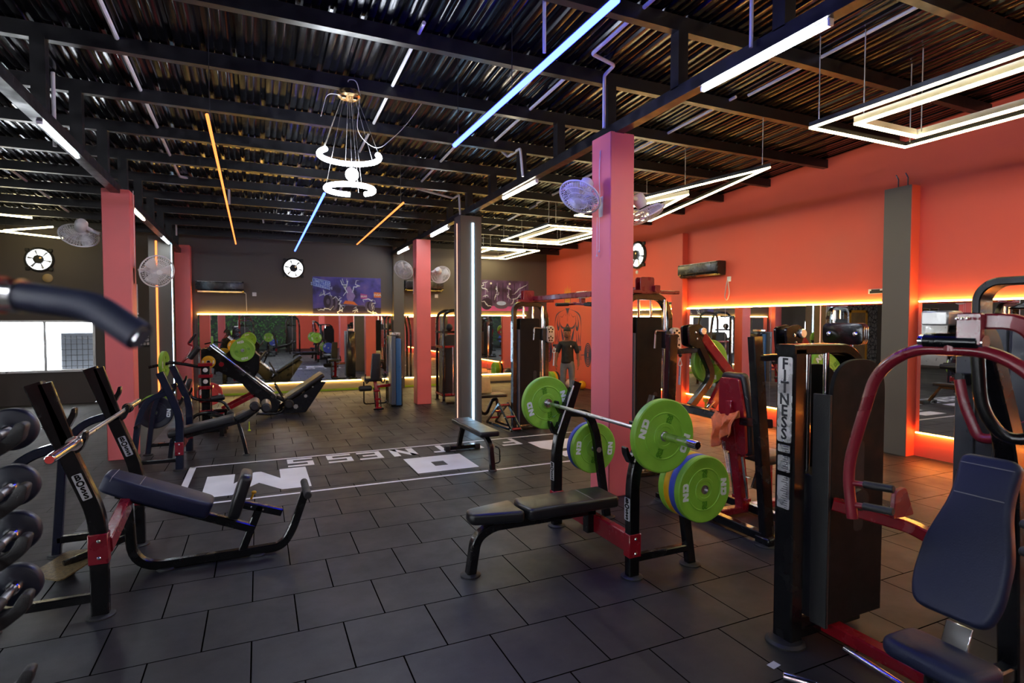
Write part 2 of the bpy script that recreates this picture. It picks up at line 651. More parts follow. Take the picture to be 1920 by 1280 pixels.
w1 = window('window_1', (WX0, YB, WZ0), X3, WX1 - WX0, WZ1 - WZ0)
gr = MB()
for k in range(8):
    x_ = -4.02 + .1 * k
    gr.cyl((x_, YB + .26, WZ0), (x_, YB + .26, WZ0 + .72), .006, 6)
for k in range(6):
    z_ = WZ0 + .06 + .12 * k
    gr.cyl((-4.06, YB + .26, z_), (-3.28, YB + .26, z_), .006, 6)
obj('grille', gr, M_black, w1)
for k, (a, b_) in enumerate(LW):
    window('window_%d' % (k + 2), (XL, b_, .9), -Y3, b_ - a, 1.3, 2)
# what stands outside behind the right-hand pane
ob = obj('outside_cooler', MB().box((-3.66, YB + 1.0, .95), (.72, .6, 1.1), .02).bb((-4.02, YB + .68, 0), (-3.96, YB + .74, .5)).bb((-3.36, YB + .68, 0), (-3.3, YB + .74, .5)), mat('cooler_grey', hx('4a5058'), .6), None)
tag(ob, 'grey cooler unit outdoors behind the right-hand window pane', 'cooler')

# plinth bands and skirting under the mirrors
struct('baseboard_back', MB().bb((-1.3, YB - .012, .05), (XR, YB, .26)), M_beige)
struct('trim_1', MB().bb((-1.3, YB - .03, 0), (5.2, YB, .045)), M_lime)

# pillars
def pillar(x0, y0, x1, y1, h, mt):
    mb = MB().bb((x0, y0, 0), (x1, y1, h), .008)
    return struct('pillar', mb, mt)


P1 = pillar(3.14, 4.63, 3.42, 4.97, 3.6, M_pillar)
P3 = pillar(3.02, 11.55, 3.33, 11.83, 3.47, M_pillar)
PG = pillar(3.08, 8.92, 3.46, 9.25, 3.52, M_dark2)
L1 = pillar(-1.75, 8.45, -1.45, 8.75, 3.4, M_pillar)
LG = pillar(-1.97, 13.1, -1.58, 13.45, 3.45, M_dark2)
L3 = pillar(-1.69, YB - .3, -1.38, YB, 3.46, M_pillar)
pillar(-1.75, -.6, -1.45, -.3, 3.4, M_pillar)
pillar(3.14, -4.2, 3.42, -3.9, 3.6, M_pillar)
pillar(3.22, YB - .16, 3.5, YB, 3.78, M_dark2)        # pilaster on the back wall
mb = MB().bb((XR - .17, 4.5, 0), (XR, 4.84, 3.5))
wp = struct('pillar', mb, M_dark2)
mb = MB()
for y in (4.6, 4.72):
    mb.tube([(XR - .08, y, 3.48), (XR - .08, y, 3.62), (XR - .1, y + .02, 3.68)], .008, 6)
obj('rebar', mb, M_blackbeam, wp)
obj('side_face', MB().bb((XR - .168, 4.49, 0), (XR, 4.4985, 3.5)), M_red, wp)
pillar(XR - .14, 8.78, XR, 9.1, 3.5, M_red)

# mirrors
def mirror(name, lo, hi, axis, joints, label):
    t = thing(name, label, 'mirror', (V(lo) + V(hi)) / 2 * V((1, 1, 0)) if False else V((lo[0], lo[1], lo[2])))
    mb = MB().bb(lo, hi, .003)
    g = obj('glass', mb, M_mirror, t)
    j = MB()
    for q in joints:
        a, b_ = V(lo), V(hi)
        a[axis], b_[axis] = q - .0025, q + .0025
        if axis == 0:
            a.y -= .0006
        else:
            a.x -= .0006
        j.bb(a, b_)
    if joints:
        obj('joint', j, M_steel, t)
    return t


ZM0, ZM1 = .26, 1.91
mirror('wall_mirror', (-1.28, YB - .035, ZM0), (3.2, YB - .02, ZM1), 0, (-.3, .75, 1.85), 'long wall mirror behind the leg press, between red and grey pilasters')
mirror('wall_mirror', (3.53, YB - .035, ZM0), (7.1, YB - .02, ZM1), 0, (4.6, 5.9), 'wall mirror on the back wall under the poster with two dumbbells')
mirror('wall_mirror', (XR - .035, 9.12, .32), (XR - .02, 11.4, 2.0), 1, (10.2,), 'short wall mirror on the red wall beyond the red pilaster')
mirror('wall_mirror', (XR - .035, 4.88, .32), (XR - .02, 8.76, 2.0), 1, (5.75, 6.75, 7.75), 'long wall mirror on the red wall below the black air conditioner')
mirror('wall_mirror', (XR - .035, -2.5, .32), (XR - .02, 4.46, 2.0), 1, (3.4, 2.3, 1.2, .1), 'wall mirror on the red wall right of the grey pilaster')


def strip(p0, p1, e, label, r=.007):
    a, b_ = V(p0), V(p1)
    t = thing('mirror_led_strip', label, 'LED strip', a)
    d = V((abs(b_.x - a.x), abs(b_.y - a.y), abs(b_.z - a.z)))
    obj('diffuser', MB().box((a + b_) / 2, V((max(d.x, 2 * r), max(d.y, 2 * r), max(d.z, 2 * r)))), e, t)
    return t


strip((-1.28, YB - .028, ZM1 + .010), (3.2, YB - .028, ZM1 + .010), E_yel, 'amber LED strip along the top of the mirror behind the leg press')
strip((3.53, YB - .028, ZM1 + .010), (7.1, YB - .028, ZM1 + .010), E_yel, 'amber LED strip on top of the mirror right of the grey pilaster')
strip((-1.28, YB - .028, ZM0 - .010), (3.2, YB - .028, ZM0 - .010), E_yel2, 'amber LED strip under the mirror behind the leg press', .006)
strip((3.53, YB - .028, ZM0 - .010), (7.1, YB - .028, ZM0 - .010), E_yel2, 'amber LED strip under the back mirror near the mural corner', .006)
for y0, y1, w in ((9.12, 11.4, 'short mirror beyond the red pilaster'), (4.88, 8.76, 'long mirror under the air conditioner'), (-2.5, 4.46, 'mirror right of the grey pilaster')):
    strip((XR - .028, y0, 2.010), (XR - .028, y1, 2.010), E_yel, 'amber LED strip along the top of the ' + w)
    strip((XR - .028, y0, .31), (XR - .028, y1, .31), E_amb, 'orange LED strip under the ' + w)

# far left part of the back wall: patterned paper and a doorway seen only in the mirror
m, nt, b = nodes('patterned_wallpaper')
tc = nt.nodes.new('ShaderNodeTexCoord')
vo = nt.nodes.new('ShaderNodeTexVoronoi')
vo.feature = 'DISTANCE_TO_EDGE'
vo.inputs['Scale'].default_value = 6
cr = nt.nodes.new('ShaderNodeValToRGB')
cr.color_ramp.elements[0].position, cr.color_ramp.elements[0].color = .06, hx('2b2a2c')
cr.color_ramp.elements[1].position, cr.color_ramp.elements[1].color = .1, hx('8b8784')
nt.links.new(tc.outputs['Object'], vo.inputs['Vector'])
nt.links.new(vo.outputs[0], cr.inputs[0])
nt.links.new(cr.outputs[0], b.inputs['Base Color'])
b.inputs['Roughness'].default_value = .7
struct('trim_2', MB().bb((XL, YB - .01, 0), (-5.25, YB, 2.6)), m)
d = struct('door_1', MB().bb((-6.75, YB - .03, 0), (-5.85, YB - .012, 2.1)), M_wood)
obj('frame', MB().bb((-6.85, YB - .05, 0), (-6.75, YB - .01, 2.2)).bb((-5.85, YB - .05, 0), (-5.75, YB - .01, 2.2)).bb((-6.85, YB - .05, 2.1), (-5.75, YB - .01, 2.2)), M_muryel, d)
struct('trim_3', MB().bb((XL, 12.2, .1), (XL + .02, 14.0, 1.9)), M_alu)

# floor lettering (child of nothing: painted flat on the tiles)
fl = MB()
def seg(x0, y0, x1, y1, w):
    d = V((x1 - x0, y1 - y0, 0)).normalized()
    nn = V((-d.y, d.x, 0)) * w / 2
    a, b_ = V((x0, y0, 0)), V((x1, y1, 0))
    fl.add([p + V((0, 0, .0025)) for p in (a + nn, a - nn, b_ - nn, b_ + nn)], [(0, 1, 2, 3)])
def quad(*pts):
    fl.add([(p[0], p[1], .0025) for p in pts], [tuple(range(len(pts)))])
seg(-.76, 7.66, 5.35, 7.66, .045)
seg(-.76, 6.07, 5.35, 6.07, .045)
seg(-.74, 6.62, -.74, 7.68, .07)
seg(5.33, 6.05, 5.33, 7.68, .05)
quad((-.55, 6.27), (-.27, 6.27), (-.27, 7.12), (-.55, 7.12))
quad((.2, 6.27), (.49, 6.27), (.49, 7.14), (.2, 7.14))
quad((-.27, 6.27), (-.27, 6.70), (-.07, 7.12), (0, 7.12), (.2, 6.73), (.2, 6.27), (-.02, 6.63))
for q in (((1.65, 6.28), (2.4, 6.28), (2.4, 6.53), (1.65, 6.53)), ((1.65, 6.53), (1.93, 6.53), (1.93, 6.74), (1.65, 6.74)),
          ((2.09, 6.53), (2.4, 6.53), (2.4, 6.74), (2.09, 6.74)), ((1.65, 6.74), (2.4, 6.74), (2.4, 7.02), (1.65, 7.02))):
    quad(*q)
quad((3.53, 6.86), (3.6, 6.72), (4.25, 6.72), (4.25, 7.27), (3.53, 7.27))
quad((3.6, 6.3), (4.25, 6.3), (4.25, 6.58), (3.62, 6.58))
G = {'S': [(0, 0, .3, .07), (.23, .07, .3, .165), (0, .165, .3, .235), (0, .235, .07, .33), (0, .33, .3, .4)],
     'E': [(0, 0, .3, .07), (0, .07, .07, .165), (0, .165, .24, .235), (0, .235, .07, .33), (0, .33, .3, .4)],
     'F': [(0, 0, .07, .165), (0, .165, .22, .235), (0, .235, .07, .33), (0, .33, .3, .4)],
     'T': [(.11, 0, .19, .33), (0, .33, .3, .4)], 'I': [(.11, 0, .19, .4)],
     'N': [(0, 0, .09, .4), (.23, 0, .32, .4)]}
for ch, xx in zip('SSENTIF', (.28, .75, 1.13, 1.58, 2.1, 2.62, 3.1)):
    for a, b_, c, d_ in G[ch]:                     # the word is read from the far side, so it is turned by half a turn
        quad((xx + .32 - a, 7.6 - b_), (xx + .32 - c, 7.6 - b_), (xx + .32 - c, 7.6 - d_), (xx + .32 - a, 7.6 - d_))
    if ch == 'N':
        quad((xx + .32, 7.2), (xx + .22, 7.2), (xx, 7.6), (xx + .1, 7.6))
lf = obj('floor_lettering', fl, M_floorpaint)
lf['kind'] = 'structure'
# ------------------------------------------------------------------ lamps
def tube_light(x, y0, y1, z, e, label, group='LED battens under the roof girders'):
    t = thing('pendant_tube_light', label, 'tube light', (x, (y0 + y1) / 2, z), group)
    obj('housing', MB().bb((x - .009, y0, z + .016), (x + .009, y1, z + .034), .003), M_plastic, t)
    obj('diffuser', MB().cyl((x, y0 + .01, z), (x, y1 - .01, z), .019, 14), e, t)
    for y in (y0, y1):
        obj('end_cap', MB().box((x, y, z + .008), (.044, .02, .05), .005), M_plastic, t)
    return t


tube_light(GX, 2.41, 3.5, 3.585, E_tube, 'brightest white tube light, right of the red pillar top')
tube_light(GX, 6.42, 7.48, 3.52, E_tubew, 'warm white tube light left of the big red pillar')
tube_light(GX, 10.05, 11.18, 3.49, E_tube, 'white tube light above the grey column with the blue strip')
tube_light(GX, 13.06, 14.16, 3.47, E_tube, 'farthest white tube light near the back wall pilaster')
tube_light(GXL, 5.8, 6.85, 3.37, E_tube, 'white tube light at upper left under the left girder')
tube_light(GXL, 9.4, 10.35, 3.33, E_tubew, 'warm tube light just behind the left red pillar')
tube_light(GXL, 12.1, 13.0, 3.3, E_tube, 'small white tube light in front of the left grey column')
for y in (-1.6, -3.6, -5.8):  # tubes out of view, added to light the fronts of things
    tube_light(GX, y, y + 1.1, 3.6, E_tube, 'added white tube light under the right girder behind the viewer')
    tube_light(GXL, y, y + 1.1, 3.4, E_tube, 'added white tube light under the left girder behind the viewer')
    tube_light(-6.3, y, y + 1.1, 3.4, E_tube, 'added white tube light on the far left girder behind the viewer')
    tube_light(6.0, y, y + 1.1, 3.6, E_tube, 'added white tube light near the red wall behind the viewer')
for y in (3.0, 8.0, 12.0):
    tube_light(-6.3, y, y + 1.1, 3.35, E_tube, 'white tube light on the far left girder')


def linear(p0, p1, e, label, w=.032, hang=None, name='pendant_linear_light'):
    a, b_ = V(p0), V(p1)
    t = thing(name, label, 'LED light', (a + b_) / 2)
    side = (b_ - a).normalized().cross(Z3)
    obj('housing', MB().bar([a + Z3 * (w * .62), b_ + Z3 * (w * .62)], w * .4, w * .35, side, ch=.002), M_blackbeam, t)
    obj('diffuser', MB().tube([a, b_], w * .5, 12), e, t)
    for k in (.04, .5, .96):
        q = a.lerp(b_, k)
        obj('suspension_wire', MB().cyl(q + Z3 * .02, (q.x, q.y, roofz(q.y) - .002), .003, 6), M_blackbeam, t)
    return t


linear((1.7, 2.46, 3.4), (1.7, 5.08, 3.4), E_blue, 'long bright blue linear LED light hanging from the roof', .04)
linear((.8, 7.67, 3.4), (.8, 14.1, 3.4), E_blue2, 'thin ice-blue linear LED light running towards the round wall vent')
linear((-.33, 4.84, 3.3), (-.39, 12.56, 3.3), E_orange, 'long orange linear LED light left of the chandelier', .024)
linear((1.75, 7.33, 3.3), (1.83, 11.64, 3.3), E_orange, 'orange linear LED light right of the ice-blue one', .024)


def frame_light(pts, e, label, inner=None, z=3.5, name='pendant_frame_light'):
    c = sum((V((*p, z)) for p in pts), V()) / len(pts)
    t = thing(name, label, 'LED light', c)
    for nm, P, w in (('outer', pts, .022), ('inner', inner, .036)):
        if not P:
            continue
        Q = [V((*p, z)) for p in P]
        sec = lambda a, b_: [(-a, -b_), (a, -b_), (a, b_), (-a, b_)]
        def loop(mb, off, a, b_):
            mb.sweep([q + Z3 * off for q in Q], sec(a, b_), (0, 0, 1), closed=True)
        h = MB()
        loop(h, .028, .02 if nm == 'outer' else .035, w / 2)
        obj(nm + '_housing', h, M_blackbeam if nm == 'outer' else M_white, t)
        h = MB()
        loop(h, 0, .009, w / 2)
        obj(nm + '_diffuser', h, e, t)
    for p in list(pts) + list(inner or []):
        q = V((c.x + (p[0] - c.x) * .96, c.y + (p[1] - c.y) * .96, z))
        if q.x < XR - .05:
            obj('suspension_rod', MB().cyl((q.x, q.y, z + .03), (q.x, q.y, roofz(q.y) - .002), .005, 6), M_alu, t)
    return t


frame_light([(4.58, .6), (4.58, 3.58), (5.95, 3.58), (5.95, .6)], E_warm, 'nearest double rectangular LED frame at upper right', [(4.86, .9), (4.86, 3.34), (5.72, 3.34), (5.72, .9)])
frame_light([(5.33, 4.7), (4.8, 8.1), (6.25, 7.99)], E_warm, 'triangular double LED frame behind the big red pillar', [(5.44, 6.17), (5.1, 7.6), (5.9, 7.65)])
frame_light([(4.84, 9.11), (4.84, 11.27), (6.3, 11.27), (6.3, 9.11)], E_warm, 'double rectangular LED frame left of the big red pillar', [(5.15, 9.4), (5.15, 10.98), (6.06, 10.98), (6.06, 9.4)])
frame_light([(4.86, 12.45), (4.86, 14.5), (6.35, 14.5), (6.35, 12.45)], E_warm, 'farthest double rectangular LED frame over the boxing-like poster'.replace('boxing-like ', ''), [(5.15, 12.7), (5.15, 14.38), (6.07, 14.38), (6.07, 12.7)])
linear((-4.44, 13.94, 3.5), (-3.45, 13.04, 3.5), E_warm, 'warm LED bar rising to the right at far left', .03)
linear((-4.6, 13.4, 3.44), (-3.6, 14.2, 3.44), E_warm, 'warm LED bar falling to the right, crossing the other at far left', .03)
linear((-4.3, 11.7, 3.5), (-3.46, 12.04, 3.5), E_warm, 'short warm LED bar above the crossing pair at far left', .03)
linear((-3.4, -6, 3.5), (-3.4, .6, 3.5), E_fill, 'added white linear fill light left of the middle aisle behind the viewer')  # three added fill lamps out of view, brightening surfaces that face the viewer
linear((-4.6, -3, 3.5), (-4.6, 2.6, 3.5), E_fill, 'added white linear fill light over the left aisle behind the viewer')
linear((.9, -6.5, 3.5), (.9, -1.5, 3.5), E_fill, 'added white linear fill light over the middle aisle behind the viewer')

# LED lines on the grey columns
def column_led(x, y, z0, z1, e, label, w=.022, face='y'):
    t = thing('column_led', label, 'LED strip', (x, y, z0))
    s = (w, .012, z1 - z0) if face == 'y' else (.012, w, z1 - z0)
    obj('diffuser', MB().box((x, y, (z0 + z1) / 2), s, .003), e, t)


E_col = emit('column_led_ice_white', (.4, .7, 1, 1), 4)
column_led(3.075, 9.08, .05, 3.4, E_pink, 'thin pink LED line on the left face of the grey column', .014, 'x')
column_led(3.3, 8.913, .05, 3.4, E_col, 'bright ice-white LED line on the front of the grey column', .035)
column_led(3.467, 9.08, .05, 3.4, E_pink, 'thin pink LED line on the right face of the grey column', .014, 'x')
column_led(-1.83, 13.092, .1, 3.35, E_orange, 'orange LED line on the front of the left grey column', .035)
column_led(-1.575, 13.15, .1, 3.35, E_col, 'ice-white LED line on the right edge of the left grey column', .025, 'x')

# chandelier
cx, cy = .855, 5.84
t = thing('chandelier', 'ring chandelier of glowing white tubes hanging on thin wires', 'chandelier', (cx, cy, 4.02))
obj('canopy', MB().lathe([(0, .0), (.1, 0), (.11, -.02), (.11, -.05), (.09, -.07), (0, -.07)], (cx, cy, 4.035), Z3, 28), M_gold, t)
obj('terminal_block', MB().box((cx - .06, cy - .06, 3.955), (.05, .03, .03), .004).box((cx + .05, cy - .05, 3.955), (.05, .03, .03), .004), M_gold, t)
def arc(r, a0, a1, z, tilt=0, n=34):
    return [(cx + r * math.cos(a0 + (a1 - a0) * k / n), cy + r * math.sin(a0 + (a1 - a0) * k / n), z + tilt * math.cos(a0 + (a1 - a0) * k / n)) for k in range(n + 1)]
obj('upper_ring', MB().tube(arc(.29, math.radians(-32), math.radians(212), 3.40), .026, 10), E_chand, t)
obj('lower_ring', MB().tube(arc(.23, math.radians(82), math.radians(400), 3.07, .0), .026, 10), E_chand, t)
obj('centre_globe', MB().sphere((cx + .02, cy, 3.22), .065), E_chand, t)
mb = MB()
for a in (-25, 30, 90, 150, 205):
    a = math.radians(a)
    mb.tube([(cx + .08 * math.cos(a), cy + .08 * math.sin(a), 3.97), (cx + .29 * math.cos(a), cy + .29 * math.sin(a), 3.42)], .0022, 5)
for a in (60, 180, 290):
    a = math.radians(a)
    mb.tube([(cx + .05 * math.cos(a), cy + .05 * math.sin(a), 3.97), (cx + .23 * math.cos(a), cy + .23 * math.sin(a), 3.09)], .0022, 5)
mb.tube([(cx, cy, 3.97), (cx + .02, cy, 3.28)], .003, 5)
obj('hanging_wire', mb, M_steel, t)
mb = MB()
mb.tube(fillet([(cx + .03, cy, 4.03), (cx - .03, cy - .05, 4.13), (cx + .06, cy - .08, 4.13), (cx + .1, cy - .04, 4.0)], .05), .005, 6)
mb.tube(fillet([(cx - .08, cy - .05, 3.97), (cx - .22, cy - .08, 3.96), (cx - .28, cy - .1, 3.72)], .1), .003, 6)
mb.tube(fillet([(cx + .1, cy - .02, 3.97), (cx + .05, cy - .1, 3.6), (cx + .25, cy - .1, 3.45), (cx + .55, cy, 3.75), (cx + .75, cy + .05, 4.05)], .2), .003, 6)
obj('loose_cable', mb, M_pvc, t)

# ------------------------------------------------------------------ conduits
def conduit(pts, label, r=.017):
    tag(obj('hanging_conduit', MB().tube(fillet(pts, .03, 3), r, 8), M_pvc, None), label, 'conduit')


def along(x, y0, y1, d=.03):
    return [(x, y0, roofz(y0) - d), (x, y1, roofz(y1) - d)]


conduit(along(-1.06, -2, 9.9) + [(-.4, 10.1, roofz(10) - .1), (-.4, 10.1, 3.62)], 'long white conduit under the roof at upper left, bending down by the orange LED', .02)
conduit(along(1.28, 4.6, 10.5), 'white conduit under the roof sheet behind the chandelier')
conduit(along(2.84, 2.0, 4.5) + [(GX - .1, 4.58, 4.2), (GX - .1, 4.75, 4.17), (GX - .1, 4.75, 3.66)], 'white conduit coming down to the top of the big red pillar')
conduit(along(2.84, 4.9, 6.9) + [(GX - .1, 7.1, 4.0), (GX - .1, 6.7, 4.0), (GX - .1, 6.62, 3.62)], 'white zigzag conduit dropping to the warm tube light')
conduit(along(2.42, 6.9, 9.3) + [(GX - .1, 9.45, 3.9), (GX - .1, 9.15, 3.9), (GX - .1, 9.1, 3.56)], 'white zigzag conduit dropping to the grey column with LED lines')
conduit(along(4.9, 0, 4.6), 'white conduit under the roof above the nearest LED frame')
conduit(along(4.8, 4.68, 9.5), 'white conduit under the roof from the triangular LED frame backwards')
conduit(along(4.85, 9.6, 14.6), 'white conduit under the roof above the farthest LED frames')
conduit([(2.0, 3.84, 4.28), (2.0, 3.84, 3.78)], 'white vertical conduit above the blue LED light', .014)
conduit([(GX - .08, 2.95, 4.2), (GX - .08, 2.95, 3.66)], 'white vertical conduit above the brightest tube light', .013)
conduit([(GXL + .1, 13.3, 3.95), (GXL + .1, 13.3, 3.5)], 'short white conduit above the left grey column')
conduit([(-1.75, 6.75, 4.12), (-1.75, 6.75, 3.42)], 'white vertical conduit left of the left red pillar top')
conduit(along(-3.2, 6, 14.0), 'white conduit under the roof over the left aisle')
conduit([(-.95, 12.2, 3.86), (.1, 12.25, 3.84), (.12, 12.25, 3.7)], 'white conduit crossing behind the end of the orange LED')
# ------------------------------------------------------------------ weight plates and barbells
_pl = {}


def make_plate(mt, emb, R, T):
    """bumper plate built at the origin, axle along Y"""
    t = bpy.data.objects.new('weight_plate', None)
    t.empty_display_size = .1
    C.objects.link(t)
    h = T / 2
    half = [(.026, h * .9), (.055, h * .9), (.058, h), (.078, h), (.081, h * .86), (R * .60, h * .80), (R * .615, h * .95), (R * .635, h * .95), (R * .65, h * .82), (R * .80, h * .86), (R * .86, h), (R * .97, h), (R, h * .78)]
    pr = half + [(r, -z) for r, z in reversed(half)] + [half[0]]
    obj('body', MB().lathe(pr, (0, 0, 0), Y3, 56), mt, t)
    obj('hub', MB().lathe([(.0255, -h), (.031, -h), (.031, h), (.0255, h), (.0255, -h)], (0, 0, 0), Y3, 24), M_steel, t)
    for s in (1, -1):                      # both faces; letters stand with their tops outwards
        for ang in (0, PI):
            rad = V((math.cos(ang), 0, math.sin(ang)))
            xd = rad.cross(V((0, s, 0)))   # reading direction as seen from outside
            xd = -xd if (xd.cross(rad)).y * s < 0 else xd
            mb = MB()
            c = rad * (R * .735) + V((0, s * h * .84, 0))
            mb.nd(c, xd, rad, R * .21, h * .06 + .003)
            obj('lettering', mb, M_letter, t)
        for ang in (PI / 2, -PI / 2):
            rad = V((math.cos(ang), 0, math.sin(ang)))
            xd = rad.cross(V((0, s, 0)))
            xd = -xd if (xd.cross(rad)).y * s < 0 else xd
            mb = MB()
            mb.text('20', R * .2, rad * (R * .52) + V((0, s * h * .84, 0)), xd, rad, .003, .001)
            mb.text('KG', R * .13, rad * (R * .40) + V((0, s * h * .84, 0)), xd, rad, .003, .001)
            obj('number', mb, emb, t)
    return t


def plate(color, loc, label, rot=(0, 0, 0), R=.225, T=.05, group='bumper plates'):
    mt, emb = {'green': (M_green, M_green2), 'yellow': (M_yellow, M_yellow), 'blue': (M_blue, M_blue), 'red': (M_redp, M_redp), 'black': (M_blackp, M_blackp)}[color]
    k = (color, R, T)
    if k not in _pl:
        _pl[k] = o = make_plate(mt, emb, R, T)
    else:
        o = copy_tree(_pl[k])
    tag(o, label, 'weight plate', group)
    return place(o, loc, rot)


def barbell(y0, y1, x, z, s0, s1, label):
    """Olympic bar along Y; s0, s1 = inner ends of the two sleeves"""
    t = thing('barbell', label, 'barbell', (x, (y0 + y1) / 2, z))
    obj('shaft', MB().cyl((x, s0, z), (x, s1, z), .0142, 16), M_steel, t)
    for a, b_ in ((y0, s0), (y1, s1)):
        d = 1 if b_ > a else -1
        obj('sleeve', MB().lathe([(0, 0), (.019, 0), (.0252, .004), (.0252, abs(b_ - a) - .03), (.039, abs(b_ - a) - .03), (.039, abs(b_ - a)), (.03, abs(b_ - a)), (.03, abs(b_ - a) + .015), (.0, abs(b_ - a) + .015)], (x, a, z), (0, d, 0), 28), M_chrome, t)
        obj('end_cap', MB().cyl((x, a - d * .001, z), (x, a + d * .004, z), .02, 20), M_redp if 'red' in label else M_black, t)
    return t


def pad(pts, o, xd, yd, T, m=M_vinyl, parent=None, bev=.022, name='pad', r=.04):
    """upholstered cushion from an outline; thickness T along xd x yd"""
    return obj(name, MB().prism(ring2(pts, r, 5), o, xd, yd, 0, T, bev, 4), m, parent, 50)


def stitch(p, parent, name='stitching', r=.0022):
    return obj(name, MB().tube(p, r, 5), M_stitch, parent)


def foot(x, y, parent, r=.055, m=M_rubber):
    return obj('rubber_foot', MB().lathe([(0, 0), (r, 0), (r, .008), (r * .85, .016), (0, .016)], (x, y, 0), Z3, 22), m, parent)


def plaque(c, xd, yd, L, W, parent):
    """upright BOSS plate; yd is the long direction"""
    c, xd, yd = V(c), V(xd).normalized(), V(yd).normalized()
    n = xd.cross(yd)
    p = obj('name_plate', MB().prism(ring2([(-W / 2, -L / 2), (W / 2, -L / 2), (W / 2, L / 2), (-W / 2, L / 2)], .008, 3), c, xd, yd, 0, .003), M_name, parent)
    mb = MB()
    for k, ch in enumerate('BOSS'):
        mb.text(ch, L * .29, c + yd * (L * (.36 - .24 * k)) + n * .0035, xd, yd, .0006, .002, sx=W / L * 3.6)
    obj('lettering', mb, M_black, p)


def bolt(p, d, parent, r=.011, m=M_chrome, name='bolt'):
    p, d = V(p), V(d).normalized()
    obj(name, MB().lathe([(r, 0), (r, .006), (r * .6, .011), (0, .012)], p - d * .001, d, 12), m, parent)
# ------------------------------------------------------------------ flat bench press in the centre
def hook(x, z, y, parent, dx, lean, m=M_black, s=1.0):
    """J-shaped bar catch on an upright, opening upwards; dx = direction it sticks out"""
    pts = [(0, -.05), (.035, -.05), (.085 * 1, .0), (.105, .045), (.09, .055), (.065, .02), (.035, -.005), (.02, .02), (.015, .06), (0, .06)]
    pts = [(p[0] * s, p[1] * s) for p in pts]
    o = V((x, y, z))
    xd = V((dx * math.cos(lean), 0, -math.sin(lean) * dx * dx if False else math.sin(lean)))
    yd = V((-math.sin(lean) * dx, 0, math.cos(lean)))
    obj('bar_catch', MB().prism(ring2(pts, .012, 3), o, xd, yd, -.028, .028, .004, 1), m, parent)


YN, YFR = 3.12, 4.19
t = thing('bench_press', 'black flat bench press with red crossbeam holding the loaded green barbell', 'bench press', (2.0, 3.62, 0))
for y in (YN, YFR):
    up = [(2.31, y, .012), (2.31, y, .70), (2.50, y, 1.23)]
    obj('upright', MB().bar(up, .06, .085, Y3, .12), M_black, t)
    obj('brace', MB().bar([(2.42, y, .97), (2.62, y, .95), (2.70, y, .78), (2.82, y, .012)], .055, .07, Y3, .14), M_black, t)
    obj('lower_rail', MB().bar([(2.34, y, .13), (2.80, y, .13)], .05, .05, Y3), M_black, t)
    for x in (2.31, 2.82):
        foot(x, y, t, .075)
    obj('storage_peg', MB().cyl((2.72, y - .03, .62), (2.72, y + (.15 if y > 3.5 else -.235), .62), .024, 18), M_steel, t)
    d = (2.50 - 2.31, 1.23 - .70)
    L = math.hypot(*d)
    lean = math.atan2(d[0], d[1])
    for z in (1.0, .83):
        x = 2.31 + (z - .70) * d[0] / d[1]
        hook(x - .035, z + .0, y, t, -1, lean * .8)
    for dx in (-.045, .045):            # adjustment slots run up both edges
        pass
    obj('wear_strip', MB().bar([(2.345 - .044, y - .031, .80), (2.48 - .044 + .02, y - .031, 1.2)], .003, .012, Y3), M_plastic, t)
    plaque((2.268, y, .475), (0, -1, 0), Z3, .155, .06, t)
    obj('bracket', MB().bb((2.262, y - .036, .145), (2.36, y + .036, .305), .004), M_redm, t)
    for z in (.175, .275):
        for yy in (y - .037,):
            bolt((2.31, yy, z), (0, -1, 0), t)
obj('crossbeam', MB().bar([(2.315, YN + .03, .225), (2.315, YFR - .03, .225)], .06, .135, X3), M_redm, t)
obj('seat_support', MB().bar([(2.27, 3.6, .16), (2.27, 3.6, .34)], .07, .08, Y3), M_black, t)
obj('main_beam', MB().bar([(2.30, 3.6, .325), (1.48, 3.6, .325), (1.35, 3.6, .26), (1.31, 3.6, .012)], .07, .065, Y3, .16), M_black, t)
foot(1.31, 3.6, t, .07)
p = pad([(1.70, 3.45), (2.44, 3.45), (2.44, 3.75), (1.70, 3.75), (1.675, 3.6)], (0, 0, .362), X3, Y3, .085, M_vinyl, t, .024, 'back_pad', .03)
stitch([(2.22, 3.452, .43), (2.22, 3.47, .4465), (2.22, 3.73, .4465), (2.22, 3.748, .43)], p)
p = pad([(1.29, 3.53), (1.67, 3.45), (1.655, 3.6), (1.67, 3.75), (1.29, 3.67)], (0, 0, .362), X3, Y3, .08, M_vinyl, t, .024, 'seat_pad', .05)

barbell(2.42, 4.62, 2.235, 1.055, 2.765, 4.205, 'chrome barbell loaded with green plates on the bench press')
plate('green', (2.235, 2.725, 1.055), 'big green plate on the near end of the bench press bar', (0, .35, 0))
plate('green', (2.235, 4.245, 1.055), 'green plate on the far end of the bench press bar', (0, -.25, 0))
for k, (c, lb) in enumerate((('green', 'green plate nearest the frame in the low four-plate row'), ('yellow', 'yellow plate between green and blue in the low row'), ('blue', 'blue plate between yellow and green in the low row'), ('green', 'outermost green plate of the low row, steel hub showing'))):
    plate(c, (2.72, 3.06 - .054 * k, .62), lb, (0, .5 - .17 * k, 0))
plate('green', (2.72, 4.26, .62), 'green plate hanging behind the far upright before a blue one', (0, .1, 0))
plate('blue', (2.72, 4.32, .62), 'blue plate behind the green one beside the red pillar', (0, .5, 0))

